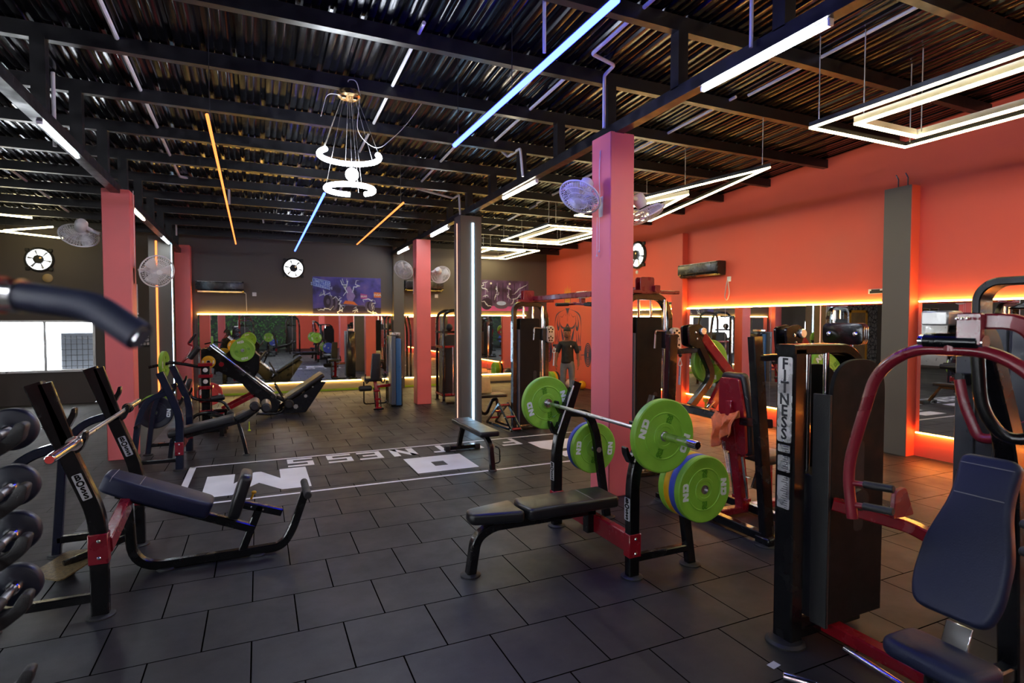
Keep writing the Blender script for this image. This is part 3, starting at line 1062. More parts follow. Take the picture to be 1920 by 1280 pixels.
# ------------------------------------------------------------------ incline bench at left
t = thing('incline_bench', 'black incline bench with empty chrome bar and checker footplate at left', 'weight bench', (-.7, 4.58, 0))
IN, IF = 4.0, 5.17
for y in (IN, IF):
    obj('upright', MB().bar([(-.88, y, .012), (-.88, y, .60), (-1.165, y, 1.40)], .06, .09, Y3, .12), M_black, t)
    obj('upright_edge', MB().bar([(-.995, y - .02, 1.0), (-1.11, y - .02, 1.40)], .02, .07, Y3), M_black, t)
    obj('brace', MB().bar([(-1.02, y, 1.04), (-1.22, y, .985), (-1.34, y, .82), (-1.40, y, .012)], .05, .055, Y3, .16), M_navy, t)
    obj('lower_rail', MB().bar([(-.92, y, .12), (-1.39, y, .12)], .05, .05, Y3), M_black, t)
    foot(-.88, y, t, .075)
    foot(-1.40, y, t, .06)
    d = (-1.165 + .88, 1.40 - .60)
    lean = math.atan2(d[0], d[1])
    for z in (1.17, 1.03):
        x = -.88 + (z - .60) * d[0] / d[1]
        hook(x + .03, z, y, t, 1, .35)
        bolt((x - .045, y, z - .03), (-1, 0, .3), t, .007)
    nn = V((math.cos(lean), 0, -math.sin(lean)))
    c = V((-.88 + (.79 - .6) * d[0] / d[1], y, .79))
    plaque(c + V((0, -.031, 0)), nn, V((math.sin(lean), 0, math.cos(lean))), .16, .05, t)
    obj('bracket', MB().bb((-.93, y - .036, .32), (-.83, y + .036, .50), .004), M_maroon, t)
    for z in (.36, .46):
        bolt((-.875, y - .037, z), (0, -1, 0), t)
for s in (-1, 1):
    obj('support_arm', MB().bar([(-.85, 4.58 + s * .55, .41), (-.83, 4.58 + s * .06, .53)], .06, .1, X3), M_maroon, t)
obj('curved_frame', MB().bar([(-.84, 4.58, .58), (-.82, 4.58, .035), (-.15, 4.58, .035), (.14, 4.58, .04), (.215, 4.58, .16), (.315, 4.58, .45)], .055, .06, Y3, .2, n=8), M_black, t)
for x in (-.62, -.03):
    foot(x, 4.58, t, .06)
obj('back_beam', MB().bar([(-.90, 4.58, .575), (-.06, 4.58, .205)], .055, .06, Y3), M_black, t)
obj('seat_post', MB().bar([(-.135, 4.58, .05), (-.01, 4.58, .37)], .05, .055, Y3), M_black, t)
obj('seat_slide', MB().bar([(-.15, 4.58, .405), (.14, 4.58, .30)], .05, .055, Y3), M_black, t)
bolt((-.07, 4.554, .375), (0, -1, 0), t, .008)
bolt((.01, 4.554, .345), (0, -1, 0), t, .008)
k_ = obj('pin_knob', MB().cyl((-.07, 4.6, .42), (-.055, 4.6, .46), .008, 10).sphere((-.05, 4.6, .47), .018, (1, 1, .7)), M_yellow, t)
ang = math.atan2(.205 - .575, .84)
ax = V((math.cos(ang), 0, math.sin(ang)))
up = V((-math.sin(ang), 0, math.cos(ang)))
o = V((-1.02, 4.58, .575))
p = pad([(0, -.10), (.12, -.125), (.45, -.14), (.70, -.12), (.70, .12), (.45, .14), (.12, .125), (0, .10)], o + up * .055, ax, Y3, .12, M_vinylb, t, .024, 'back_pad', .05)
for q in (.05, .22):
    a_ = o + up * .176 + ax * q
    stitch([a_ + V((0, -.12, 0)) - up * .03, a_ + V((0, -.105, 0)), a_ + V((0, .105, 0)), a_ + V((0, .12, 0)) - up * .03], p)
sx_, sz_ = V((0, 1, 0)), V((.10, 0, .31)).normalized()
pad([(-.11, -.02), (.11, -.02), (.13, .12), (.12, .32), (-.12, .32), (-.13, .12)], V((-.225, 4.58, .345)), Y3, sz_, .08, M_vinyl, t, .024, 'seat_pad', .05)
obj('foot_roller', MB().cyl((.315, 4.38, .46), (.315, 4.78, .46), .028, 18, ch=.006), M_rubber, t)
obj('foot_plate_arm', MB().bar([(-.9, 4.98, .14), (-1.25, 4.75, .075)], .05, .03, Z3), M_black, t)
obj('foot_plate', MB().prism(ring2([(-1.42, 4.66), (-1.20, 4.48), (-1.02, 4.98), (-1.30, 5.06)], .05, 4), (0, 0, .06), X3, Y3, 0, .008), M_checker, t)
obj('foot_plate_leg', MB().bb((-1.25, 4.75, 0), (-1.2, 4.8, .06)), M_black, t)
barbell(3.46, 5.70, -.955, 1.065, 3.885, 5.285, 'empty chrome barbell with red end caps on the left incline bench')

# ------------------------------------------------------------------ decline bench behind it
t = thing('decline_bench', 'black decline bench with leg rollers, behind the left incline bench', 'weight bench', (-.6, 8.1, 0))
DN, DF = 7.59, 8.62
for y in (DN, DF):
    obj('upright', MB().bar([(-.87, y, .012), (-.86, y, .66), (-1.05, y, 1.16)], .06, .085, Y3, .12), M_navy, t)
    obj('brace', MB().bar([(-.97, y, .92), (-1.17, y, .86), (-1.27, y, .64), (-1.345, y, .012)], .05, .06, Y3, .14), M_navy, t)
    obj('lower_rail', MB().bar([(-.9, y, .125), (-1.32, y, .125)], .045, .045, Y3), M_black, t)
    obj('bracket', MB().bb((-.915, y - .035, .18), (-.825, y + .035, .335), .004), M_maroon, t)
    for z in (.205, .31):
        bolt((-.87, y - .036, z), (0, -1, 0), t, .009, M_plastic)
    hook(-.905, .79, y, t, 1, .3)
    hook(-.965, .95, y, t, 1, .3)
    foot(-.87, y, t, .07)
    foot(-1.345, y, t, .06)
    obj('storage_peg', MB().cyl((-1.27, y, .56), (-1.27, y + (.32 if y > 8 else -.16), .56), .022, 14), M_black, t)
obj('crossbeam', MB().bar([(-.88, DN, .25), (-.88, DF, .25)], .06, .1, X3), M_maroon, t)
obj('head_post', MB().bar([(-.88, 8.1, .26), (-1.0, 8.1, .31), (-1.03, 8.1, .05)], .05, .05, Y3, .08), M_navy, t)
obj('incline_beam', MB().bar([(-1.0, 8.1, .27), (-.2, 8.1, .46), (-.02, 8.1, .60)], .05, .05, Y3), M_black, t)
obj('front_leg', MB().bar([(-.26, 8.1, .45), (-.19, 8.1, .16), (-.165, 8.1, .012)], .05, .045, Y3, .08), M_black, t)
foot(-.165, 8.1, t, .05)
ang = math.atan2(.155, .74)
ax, up = V((math.cos(ang), 0, math.sin(ang))), V((-math.sin(ang), 0, math.cos(ang)))
p = pad([(0, -.11), (.78, -.14), (.78, .14), (0, .11)], V((-1.04, 8.1, .30)), ax, Y3, .09, M_vinyl, t, .028, 'back_pad', .05)
stitch([V((-.86, 7.985, .40)), V((-.86, 8.01, .434)), V((-.86, 8.19, .434))], p)
pad([(0, -.14), (.13, -.15), (.26, -.13), (.26, .13), (.13, .15), (0, .14)], V((-.28, 8.1, .46)), V((.9, 0, .42)), Y3, .075, M_vinyl, t, .028, 'thigh_pad', .04)
for a_, b_, e in (((-.07, .60), (-.03, .70), 'a'), ((.04, .69), (.10, .60), 'b')):
    pass
for (x, z) in ((-.06, .665), (.075, .635)):
    obj('leg_roller', MB().cyl((x, 7.86, z), (x, 8.34, z), .062, 20, ch=.02), M_vinyl, t)
obj('roller_arm', MB().bar([(-.05, 8.1, .57), (-.06, 8.1, .665)], .03, .03, Y3).bar([(-.02, 8.1, .60), (.075, 8.1, .635)], .03, .03, Y3), M_black, t)
obj('pin_knob', MB().cyl((-.13, 8.02, .34), (-.13, 8.02, .45), .006, 8).sphere((-.13, 8.02, .335), .02, (1, 1, .6)), M_lime, t)
plate('black', (-1.27, 8.72, .545), 'black plate hanging on the far side of the decline bench', (0, .1, 0), .215, .06)
plate('green', (-1.27, 8.80, .56), 'thin green plate mostly hidden behind the black plate', (0, .1, 0), .215, .04)

# ------------------------------------------------------------------ small flat bench beside the lettering
t = thing('flat_bench', 'small black flat bench standing on the white floor lettering', 'weight bench', (2.47, 6.65, 0))
pad([(2.33, 6.06), (2.58, 6.06), (2.58, 7.14), (2.33, 7.14)], (0, 0, .395), X3, Y3, .065, M_vinyl, t, .02, 'seat_pad', .03)
obj('main_beam', MB().bar([(2.46, 7.02, .37), (2.46, 6.22, .37), (2.47, 6.09, .30), (2.48, 6.05, .012)], .06, .055, X3, .14), M_black, t)
obj('rear_leg', MB().bar([(2.455, 7.02, .37), (2.47, 7.24, .05)], .06, .055, X3), M_black, t)
obj('rear_foot', MB().bb((2.27, 7.20, .012), (2.76, 7.26, .065), .006), M_black, t)
for x in (2.30, 2.73):
    obj('rubber_cap', MB().bb((x - .035, 7.19, 0), (x + .035, 7.27, .07), .008), M_rubber, t)
foot(2.48, 6.05, t, .05)
obj('handle', MB().tube(fillet([(2.52, 6.07, .28), (2.56, 6.03, .26), (2.56, 6.02, .1), (2.51, 6.05, .08)], .03), .008, 8), M_black, t)
stitch([(2.335, 6.8, .45), (2.35, 6.8, .461), (2.56, 6.8, .461), (2.575, 6.8, .45)], t, 'stitching')
# ------------------------------------------------------------------ leg press
t = thing('leg_press', 'black leg press with chrome rails and red brace by the back mirror', 'leg press', (0, 11.6, 0))
LN, LF = 11.36, 11.96
for y in (LN, LF):
    obj('side_plate', MB().prism([(-.92, 1.02), (-.92, 1.27), (-.77, 1.27), (.36, .24), (.30, .06), (.14, .06), (-.30, .62)], (0, y, 0), X3, Z3, -.02, .02, .004, 1), M_black, t)
    obj('chrome_rail', MB().cyl((-.80, y, 1.32), (.27, y, .37), .024, 16), M_chrome, t)
    for q in (.02, .52, .98):
        c = V((-.80, y, 1.32)).lerp(V((.27, y, .37)), q)
        obj('rail_block', MB().box(c - V((.02, 0, .03)), (.06, .055, .07), .006, Matrix.Rotation(.73, 4, 'Y')), M_blackmat, t)
    obj('seat_side', MB().prism(ring2([(.12, .02), (.80, .02), (1.17, .58), (1.10, .60), (.52, .24), (.30, .06)], .02, 3), (0, y, 0), X3, Z3, -.02, .02, .004, 1), M_black, t)
    for (x, z, r) in ((.62, .14, .045), (.80, .33, .032), (.93, .50, .015)):
        obj('cutout', MB().lathe([(0, 0), (r, 0), (r, .002), (0, .002)], (x, y - .0215, z), (0, -1, 0), 6), M_alu, t)
    obj('red_cutout', MB().lathe([(0, 0), (.045, 0), (.045, .003), (0, .003)], (-.62, y - .0205, .98), (0, -1, 0), 6), M_redm, t)
    for (x, z) in ((-.10, .40), (-.03, .33), (.16, .12)):
        bolt((x, y - .02, z), (0, -1, 0), t, .009)
    obj('red_brace', MB().bar([(-.66, y, .10), (-.08, y, .40)], .04, .07, Y3), M_redm, t)
    obj('hand_lever', MB().tube([(.27, y - .06, .55), (.43, y - .06, .26)], .016, 10), M_black, t)
    obj('lever_grip', MB().cyl((.27, y - .06, .55), (.31, y - .06, .48), .02, 12), M_rubber, t)
    obj('plate_peg', MB().cyl((-.27, y, 1.23), (-.27, y + (-.26 if y < 11.6 else .26), 1.23), .023, 14), M_steel, t)
obj('rear_tower', MB().bb((-.94, LN - .01, .012), (-.84, LN + .06, 1.25), .005).bb((-.94, LF - .06, .012), (-.84, LF + .01, 1.25), .005).bb((-.94, LN, 1.18), (-.84, LF, 1.26), .005), M_black, t)
obj('carriage', MB().prism([(-.55, 1.16), (-.28, 1.42), (.02, 1.10), (.0, .86), (-.10, .68)], (0, LN + .03, 0), X3, Z3, -.54, 0, .01, 1), M_black, t)
obj('foot_board', MB().box((-.02, 11.66, .98), (.03, .5, .5), .01, Matrix.Rotation(.62, 4, 'Y')), M_blackmat, t)
obj('pivot_roller', MB().cyl((.50, LN - .13, .20), (.50, LN - .02, .20), .085, 24, ch=.02), M_rubber, t)
obj('roller_hub', MB().cyl((.50, LN - .135, .20), (.50, LN - .128, .20), .045, 20), M_blackmat, t)
obj('curved_step', MB().tube(fillet([(-.05, LN - .1, .06), (.18, LN - .1, .035), (.38, LN - .1, .06), (.45, LN - .1, .2)], .12), .024, 10), M_black, t)
ang = math.atan2(.40, .60)
ax, up = V((math.cos(ang), 0, math.sin(ang))), V((-math.sin(ang), 0, math.cos(ang)))
pad([(0, LN - 11.66 + .0), (.80, LN - 11.66), (.80, .3), (0, .3)], V((.50, 11.66, .24)), ax, Y3, .085, M_vinyl, t, .03, 'back_pad', .04)
pad([(0, -.22), (.26, -.22), (.26, .22), (0, .22)], V((.27, 11.66, .30)), V((.85, 0, -.5)), Y3, .07, M_vinyl, t, .028, 'seat_pad', .04)
plate('green', (-.27, LN - .12, 1.23), 'green plate facing us on the leg press carriage', (0, 1.35, 0), .205, .06)
plate('green', (-.27, LF + .10, 1.23), 'green plate on the far side of the leg press carriage', (0, 1.35, 0), .205, .06)
t2 = plate('yellow', (-.62, LF + .06, 1.06), 'yellow plate behind the chrome rails of the leg press', (0, .4, 0), .18, .05)
obj('storage_peg', MB().cyl((-.62, LF - .01, 1.06), (-.62, LF + .16, 1.06), .022, 12), M_steel, t)
obj('storage_peg', MB().cyl((-.80, LN - .20, .47), (-.80, LN + .05, .47), .022, 12), M_steel, t)
plate('red', (-.80, LN - .12, .47), 'red plate low on the rear of the leg press', (0, .9, 0), .2, .05)
plate('red', (-.80, LN - .175, .47), 'front red plate of the pair low behind the red bolted column', (0, .3, 0), .2, .05)

# ------------------------------------------------------------------ lever row machine with bolted red column
t = thing('lever_row_machine', 'lever machine with red bolted column, black grips and one green plate', 'exercise machine', (-.78, 10.0, 0))
obj('column', MB().bb((-.83, 9.97, .1), (-.71, 10.07, 1.1), .005), M_black, t)
for z in (1.08, .90, .72, .52, .34):
    obj('red_bracket', MB().bb((-.87, 9.93, z - .03), (-.67, 10.1, z + .02), .006), M_redm, t)
for z in (.99, .81):
    bolt((-.77, 9.965, z), (0, -1, 0), t, .035, M_plastic)
obj('link_rod', MB().cyl((-.86, 9.93, .2), (-.86, 9.93, .72), .008, 8).cyl((-.69, 9.93, .2), (-.69, 9.93, .72), .008, 8), M_black, t)
obj('base_frame', MB().tube(fillet([(-1.0, 9.75, .03), (-.95, 9.75, .33), (-.62, 9.75, .36), (-.50, 9.75, .2), (-.50, 9.75, .012)], .14), .028, 10).bb((-1.0, 9.9, .012), (-.5, 9.98, .07), .005), M_black, t)
obj('leg', MB().bar([(-.53, 9.5, .012), (-.53, 9.5, .32), (-.78, 9.98, .32)], .06, .06, X3), M_black, t)
obj('leg', MB().bar([(-.50, 10.1, .012), (-.50, 10.1, .32), (-.78, 10.05, .32)], .06, .06, X3), M_black, t)
foot(-.53, 9.5, t, .06)
obj('lever_arm', MB().tube(fillet([(-.80, 10.0, 1.03), (-1.1, 9.98, 1.10), (-1.26, 9.96, 1.13)], .1), .024, 10), M_black, t)
obj('plate_peg', MB().cyl((-1.23, 9.96, 1.12), (-1.52, 9.94, 1.06), .022, 12), M_black, t)
obj('handle_frame', MB().tube(fillet([(-1.08, 9.97, 1.12), (-.96, 9.9, 1.28), (-.92, 9.9, 1.38), (-1.0, 9.9, 1.40), (-.94, 9.88, 1.5)], .05), .014, 8).tube([(-1.08, 9.97, 1.12), (-.86, 9.86, 1.34)], .014, 8), M_redm, t)
obj('grip', MB().cyl((-.97, 9.85, 1.18), (-.84, 9.84, 1.36), .045, 16, ch=.015), M_vinyl, t)
obj('grip', MB().cyl((-.98, 9.9, 1.42), (-.88, 9.87, 1.56), .02, 12, ch=.006), M_rubber, t)
obj('grip', MB().cyl((-.70, 9.9, .54), (-.50, 9.9, .56), .045, 16, ch=.015), M_vinyl, t)
obj('lower_arm', MB().tube(fillet([(-1.02, 9.9, .70), (-.94, 9.9, .55), (-.72, 9.9, .52), (-.52, 9.9, .5), (-.42, 9.88, .32)], .1), .022, 10), M_black, t)
obj('chest_pad', MB().box((-1.0, 9.92, .78), (.07, .16, .18), .025, Matrix.Rotation(.3, 4, 'Y'), 3), M_vinyl, t)
obj('knee_roller', MB().cyl((-.42, 9.7, .3), (-.42, 9.95, .3), .055, 18, ch=.02), M_rubber, t)
plate('green', (-1.32, 9.955, 1.10), 'green plate seen edge-on on the lever arm at left', (0, 0, PI / 2 - .15), .2, .05)
plate('yellow', (-.74, 10.18, 1.10), 'small yellow plate peeping over the red bolted column', (0, 0, 0), .1, .03)

# ------------------------------------------------------------------ leg extension with blue-black tower
t = thing('leg_extension', 'leg extension with upright black backrest beside a tall blue-black weight tower', 'leg extension', (2.4, 11.6, 0))
obj('weight_tower', MB().prism(ring2([(2.46, .06), (2.70, .06), (2.70, 1.46), (2.46, 1.46)], [0, 0, .1, .02], 6), (0, 11.85, 0), X3, Z3, -.02, .34, .01, 2), M_navy, t)
obj('front_strip', MB().prism(ring2([(2.55, .03), (2.66, .03), (2.66, 1.40), (2.55, 1.40)], .01, 2), (0, 11.48, 0), X3, Z3, 0, .06, .01, 2), mat('steel_blue_panel', hx('3e6fa6'), .35, var=.05), t)
obj('side_panel', MB().prism(ring2([(2.44, .06), (2.52, .06), (2.52, 1.44), (2.44, 1.46)], .01, 2), (0, 11.62, 0), X3, Z3, -.02, .3, .01, 2), mat('grey_blue_panel', hx('56606f'), .4, var=.05), t)
obj('top_plate', MB().bb((2.50, 11.5, 1.47), (2.66, 11.8, 1.52), .006), M_plaque, t)
obj('weight_stack', MB().bb((2.5, 11.58, .1), (2.64, 11.78, .62), .004), M_rubber, t)
pad([(-.085, 0), (.085, 0), (.10, .10), (.085, .55), (-.085, .55), (-.10, .1)], V((2.12, 11.42, .56)), X3, V((.05, -.0, 1)), .06, M_vinyl, t, .02, 'backrest', .03)
for x in (2.09, 2.15):
    for z in (.82, 1.02):
        bolt((x + (z - .56) * .05, 11.355, z), (0, -1, 0), t, .006)
pad([(1.92, 11.42), (2.28, 11.42), (2.28, 11.9), (1.92, 11.9)], (0, 0, .54), X3, Y3, .07, M_vinyl, t, .02, 'seat_pad', .04)
obj('seat_column', MB().bar([(2.15, 11.40, .03), (2.15, 11.42, .40), (2.13, 11.5, .56)], .07, .06, X3), M_redm, t)
obj('ladder_frame', MB().bar([(2.09, 11.2, .02), (2.09, 11.4, .42)], .02, .03, X3).bar([(2.20, 11.2, .02), (2.20, 11.4, .42)], .02, .03, X3), M_black, t)
for q in (.05, .45, .85):
    obj('red_rung', MB().box((2.145, 11.2 + .2 * q, .02 + .40 * q), (.12, .05, .035), .005), M_redm, t)
obj('link_arm', MB().bar([(2.16, 11.42, .44), (2.56, 11.5, .46)], .06, .06, Z3), M_redm, t)
obj('roller', MB().cyl((1.80, 11.42, .41), (2.06, 11.42, .41), .055, 20, ch=.02), M_rubber, t)
for s in (-1, 1):
    x = 2.12 + s * .17
    obj('side_handle', MB().tube(fillet([(x - s * .06, 11.45, .56), (x, 11.4, .50), (x + s * .03, 11.4, .6), (x, 11.5, .68)], .04), .013, 8), M_black, t)
obj('foot_frame', MB().tube(fillet([(1.98, 11.9, .5), (1.98, 11.9, .03), (2.45, 11.9, .03), (2.45, 11.9, .5)], .06), .016, 8), M_black, t)
obj('foot_bar', MB().bb((2.05, 11.18, 0), (2.25, 11.26, .03), .005).bb((2.46, 11.5, 0), (2.70, 12.15, .06), .005), M_black, t)

# ------------------------------------------------------------------ double-arched tower behind the middle pillar
t = thing('arched_pulley_tower', 'black pulley tower with two arched tubes behind the middle red pillar', 'pulley machine', (3.75, 11.8, 0))
for y in (12.15, 11.66):
    obj('arched_tube', MB().tube(fillet([(3.64, y, .012), (3.64, y, 1.97), (4.25, y, 2.02), (4.35, y, 1.5), (4.35, y, .012)], .22, 8), .032, 12), M_black, t)
    for x in (3.64, 4.35):
        foot(x, y, t, .055)
for z, mm in ((.16, M_redm), (1.20, M_redm), (1.52, M_black)):
    obj('cross_tube', MB().bar([(3.62, 11.66, z), (3.62, 12.15, z)], .05, .05, X3).bar([(3.62, 11.66, z), (4.2, 11.66, z)], .05, .05, Y3), mm, t)
obj('stack_shroud', MB().prism(ring2([(3.66, .1), (4.1, .1), (4.1, 1.46), (3.66, 1.46)], [0, 0, .16, .16], 8), (0, 12.1, 0), X3, Z3, 0, .35, .01, 2), M_blackmat, t)
obj('head_roller', MB().sphere((3.78, 11.7, 1.62), .07, (1, 1.3, 1.2)), M_rubber, t)
obj('guide_rod', MB().cyl((3.84, 11.63, .15), (3.84, 11.63, 1.2), .014, 10), M_chrome, t)
obj('front_post', MB().bar([(3.95, 11.35, .012), (3.95, 11.35, 1.88)], .08, .07, X3), M_black, t)
obj('front_plate', MB().bb((3.92, 11.30, .9), (3.98, 11.312, 1.8), .003), M_plaque, t)
obj('top_bar', MB().bar([(3.86, 11.35, 1.88), (4.3, 11.35, 1.88)], .08, .05, Y3), M_black, t)
obj('base_bar', MB().bb((3.6, 11.32, 0), (4.35, 11.4, .05), .005), M_black, t)

# ------------------------------------------------------------------ cable crossover
t = thing('cable_crossover', 'cable crossover: two dark weight towers joined by a red overhead beam', 'cable machine', (4.1, 6.8, 0))
for y0, s in ((8.24, 1), (5.20, -1)):
    b_ = obj('tower_frame', MB().bar([(3.75, y0, .012), (3.75, y0, 2.03), (4.22, y0, 2.03), (4.33, y0, 1.86), (4.33, y0, .012)], .09, .07, Y3, .14, n=7), M_black, t)
    obj('base_plate', MB().bb((3.70, y0 - .1, 0), (4.40, y0 + .1, .05), .006), M_black, t)
    obj('stack_shroud', MB().prism(ring2([(3.83, .08), (4.18, .08), (4.18, 1.80), (3.83, 1.80)], [0, 0, .05, .05], 5), (0, y0 - .06, 0), X3, Z3, 0, .02, .004, 1), M_shroud, t)
    obj('stack_shroud', MB().prism(ring2([(3.83, .08), (4.18, .08), (4.18, 1.80), (3.83, 1.80)], [0, 0, .05, .05], 5), (0, y0 + .1, 0), X3, Z3, 0, .02, .004, 1), M_shroud, t)
    obj('shroud_edge', MB().bb((3.80, y0 - .07, .08), (3.83, y0 + .09, 1.62), .004), mat('grey_edge_panel', hx('4d525c'), .4), t)
    obj('pin_slot', MB().prism(ring2([(4.06, .35), (4.12, .35), (4.12, .95), (4.06, .95)], .03, 5), (0, y0 - .0815, 0), X3, Z3, 0, .002), M_rubber, t)
    for x in (3.93, 4.10):
        obj('guide_rod', MB().cyl((x, y0 + .02, .1), (x, y0 + .02, 2.02), .015, 12), M_chrome, t)
    obj('slide_post', MB().cyl((4.24, y0 - .05, .06), (4.24, y0 - .05, 2.0), .02, 14), M_chrome, t)
    cr = obj('carriage', MB().box((4.25, y0 - .06, 1.54), (.08, .1, .2), .01), M_blackmat, t)
    obj('handle', MB().tube(fillet([(4.21, y0 - .08, 1.64), (4.05, y0 - .13, 1.65), (4.04, y0 - .13, 1.45)], .03), .01, 8), M_steel, cr)
    pw = obj('double_pulley', MB().prism(ring2([(-.07, -.14), (.07, -.14), (.07, .14), (-.07, .14)], .07, 6), (4.36, y0 - .09, 1.54), X3, Z3, -.03, .03, .006, 2), M_alu, t)
    for dz in (-.07, .07):
        for k in range(5):
            a = 2 * PI * k / 5 + .3
            obj('spoke_hole', MB().cyl((4.36 + .035 * math.cos(a), y0 - .122, 1.54 + dz + .035 * math.sin(a)), (4.36 + .035 * math.cos(a), y0 - .1205, 1.54 + dz + .035 * math.sin(a)), .014, 10), M_black, pw)
    obj('cable', MB().tube([(4.42, y0 - .09, 1.5), (4.43, y0 - .1, 1.36), (4.42, y0 - .1, 1.12)], .004, 6), M_rubber, t)
    obj('cable_stop', MB().sphere((4.43, y0 - .1, 1.36), .022), M_rubber, t)
    obj('cable_handle', MB().tube(fillet([(4.43, y0 - .1, 1.33), (4.40, y0 - .1, 1.24), (4.46, y0 - .1, 1.24), (4.43, y0 - .1, 1.33)], .02), .006, 6).bar([(4.43, y0 - .1, 1.25), (4.42, y0 - .1, 1.02)], .012, .03, X3), M_plastic, t)
    pb = obj('pulley_bracket', MB().prism(ring2([(3.90, 2.06), (4.09, 2.06), (4.09, 2.25), (3.90, 2.25)], .03, 4), (0, y0 - .04, 0), X3, Z3, 0, .012, .002, 1).prism(ring2([(3.90, 2.06), (4.09, 2.06), (4.09, 2.25), (3.90, 2.25)], .03, 4), (0, y0 + .05, 0), X3, Z3, 0, .012, .002, 1), M_maroon, t)
    obj('pulley', MB().lathe([(0, -.012), (.07, -.012), (.06, 0), (.07, .012), (0, .012)], (4.03, y0 + .01, 2.17), Y3, 22), M_black, pb)
    obj('top_cap', MB().bar([(3.80, y0, 2.085), (4.45, y0, 2.085)], .11, .04, Y3), M_maroon, t)
    obj('logo_strip', MB().bb((3.708, y0 - .035, 1.1), (3.713, y0 + .035, 1.75), .002), M_plaque, t)
obj('overhead_beam', MB().bar([(4.10, 8.35, 2.12), (4.10, 5.1, 2.12)], .07, .075, X3), M_maroon, t)
obj('beam_sleeve', MB().box((4.12, 6.75, 2.12), (.09, .2, .095), .008), M_plaque, t)
pu = obj('pull_up_station', MB().bar([(4.12, 6.75, 2.1), (4.12, 6.75, 1.99)], .08, .05, X3).tube(fillet([(3.72, 6.75, 1.98), (4.12, 6.75, 2.0), (4.58, 6.75, 1.99), (4.66, 6.75, 2.06), (4.66, 6.75, 2.16)], .06), .018, 10).tube([(3.98, 6.75, 2.0), (3.98, 6.3, 1.97)], .018, 10).tube([(4.26, 6.75, 2.0), (4.26, 6.3, 1.97)], .018, 10).tube([(4.3, 6.75, 2.12), (4.6, 6.6, 2.3)], .018, 10), M_maroon, t)
for p0, p1 in (((3.70, 6.75, 1.98), (3.90, 6.75, 1.985)), ((4.2, 6.75, 2.0), (4.42, 6.75, 2.0)), ((3.98, 6.45, 1.98), (3.98, 6.28, 1.968)), ((4.26, 6.45, 1.98), (4.26, 6.28, 1.968)), ((4.48, 6.66, 2.22), (4.62, 6.59, 2.31))):
    obj('grip', MB().cyl(p0, p1, .024, 12, ch=.004), M_rubber, pu)
# ------------------------------------------------------------------ plate-loaded press beside the red wall
t = thing('plate_loaded_press', 'plate-loaded press with red levers and red-backed pad, orange towel on it', 'exercise machine', (3.9, 3.75, 0))
for y, s in ((4.30, 1), (3.20, -1)):
    obj('post', MB().bar([(3.62, 3.75 + s * .60, .05), (3.58, 3.75 + s * .49, 1.63)], .10, .07, X3), M_black, t)
    obj('foot_block', MB().bb((3.55, 3.75 + s * .61 - .07, .012), (3.72, 3.75 + s * .61 + .07, .07), .008), M_black, t)
    foot(3.6, 3.75 + s * .61, t, .09)
    obj('cross_stub', MB().bar([(3.60, 3.75 + s * .51, 1.46), (3.92, y, 1.47)], .05, .06, Z3), M_black, t)
    obj('v_beam', MB().bar([(3.66, 3.75 + s * .55, .94), (3.93, 3.75 + s * .03, .86)], .07, .09, Z3), M_black, t)
    obj('bent_support', MB().bar([(3.87, y, .92), (4.16, y, 1.20), (3.90, y, 1.64)], .06, .075, Y3, .14, n=7), M_black, t)
    obj('pivot_plate', MB().prism(ring2([(-.10, -.12), (.02, -.16), (.10, .03), (.02, .09), (-.12, .06)], .03, 4), (3.90, y - .05, 1.64), X3, Z3, -.012, .012, .003, 1).prism(ring2([(-.10, -.12), (.02, -.16), (.10, .03), (.02, .09), (-.12, .06)], .03, 4), (3.90, y + .05, 1.64), X3, Z3, -.012, .012, .003, 1), M_black, t)
    obj('pivot_bearing', MB().cyl((3.955, y - .085, 1.655), (3.955, y + .085, 1.655), .036, 20, ch=.006), M_plaque, t)
    bolt((3.87, y - .062, 1.64), (0, -1, 0), t, .014)
    bolt((3.89, y - .062, 1.58), (0, -1, 0), t, .012)
    obj('red_lever', MB().bar([(3.95, y - .0, 1.66), (4.40, y - .0, 1.20), (4.26, y, 1.08), (4.14, y, .90)], .05, .10, Y3, .02), M_redm, t)
    obj('lever_handle', MB().cyl((4.16, y, .95), (4.08, y, .88), .028, 14), M_chrome, t)
    obj('plate_peg', MB().cyl((4.20, y, 1.34), (4.20, y + s * .28, 1.34), .024, 14), M_steel, t)
    plate('green', (4.20, y + s * .10, 1.34), 'green plate hung on the far red lever of the press' if s > 0 else 'green plate on the near red lever, behind the dark weight tower', (0, .3 * s + 1.2, 0), .225, .055)
obj('pin_knob', MB().cyl((3.80, 4.02, .95), (3.80, 4.02, 1.0), .01, 8).cyl((3.80, 4.02, 1.0), (3.80, 4.02, 1.03), .024, 12), M_yellow, t)
for x in (3.60, 4.06):
    obj('base_rail', MB().bar([(x, 3.16, .06), (x, 4.36, .06)], .07, .07, X3), M_black, t)
obj('base_cross', MB().bar([(3.6, 3.75, .05), (4.6, 3.75, .05)], .08, .06, Y3), M_maroon, t)
obj('red_spine', MB().bar([(3.86, 3.75, .98), (4.0, 3.75, .05)], .085, .10, Y3), M_redm, t)
tl = V((.07, 0, -.68)).normalized()
bp = obj('pad_backing', MB().prism(ring2([(-.11, 0), (.11, 0), (.15, .30), (.14, .68), (-.14, .68), (-.15, .30)], .04, 5), V((3.84, 3.755, 1.25)), -Y3, tl, -.03, .004, .004, 1), M_redm, t)
for dy in (-.07, .07):
    bolt((3.835, 3.755 + dy, 1.15), (-1, 0, 0), t, .012)
obj('backing_block', MB().box((3.83, 3.75, .98), (.06, .07, .14), .008), M_redm, t)
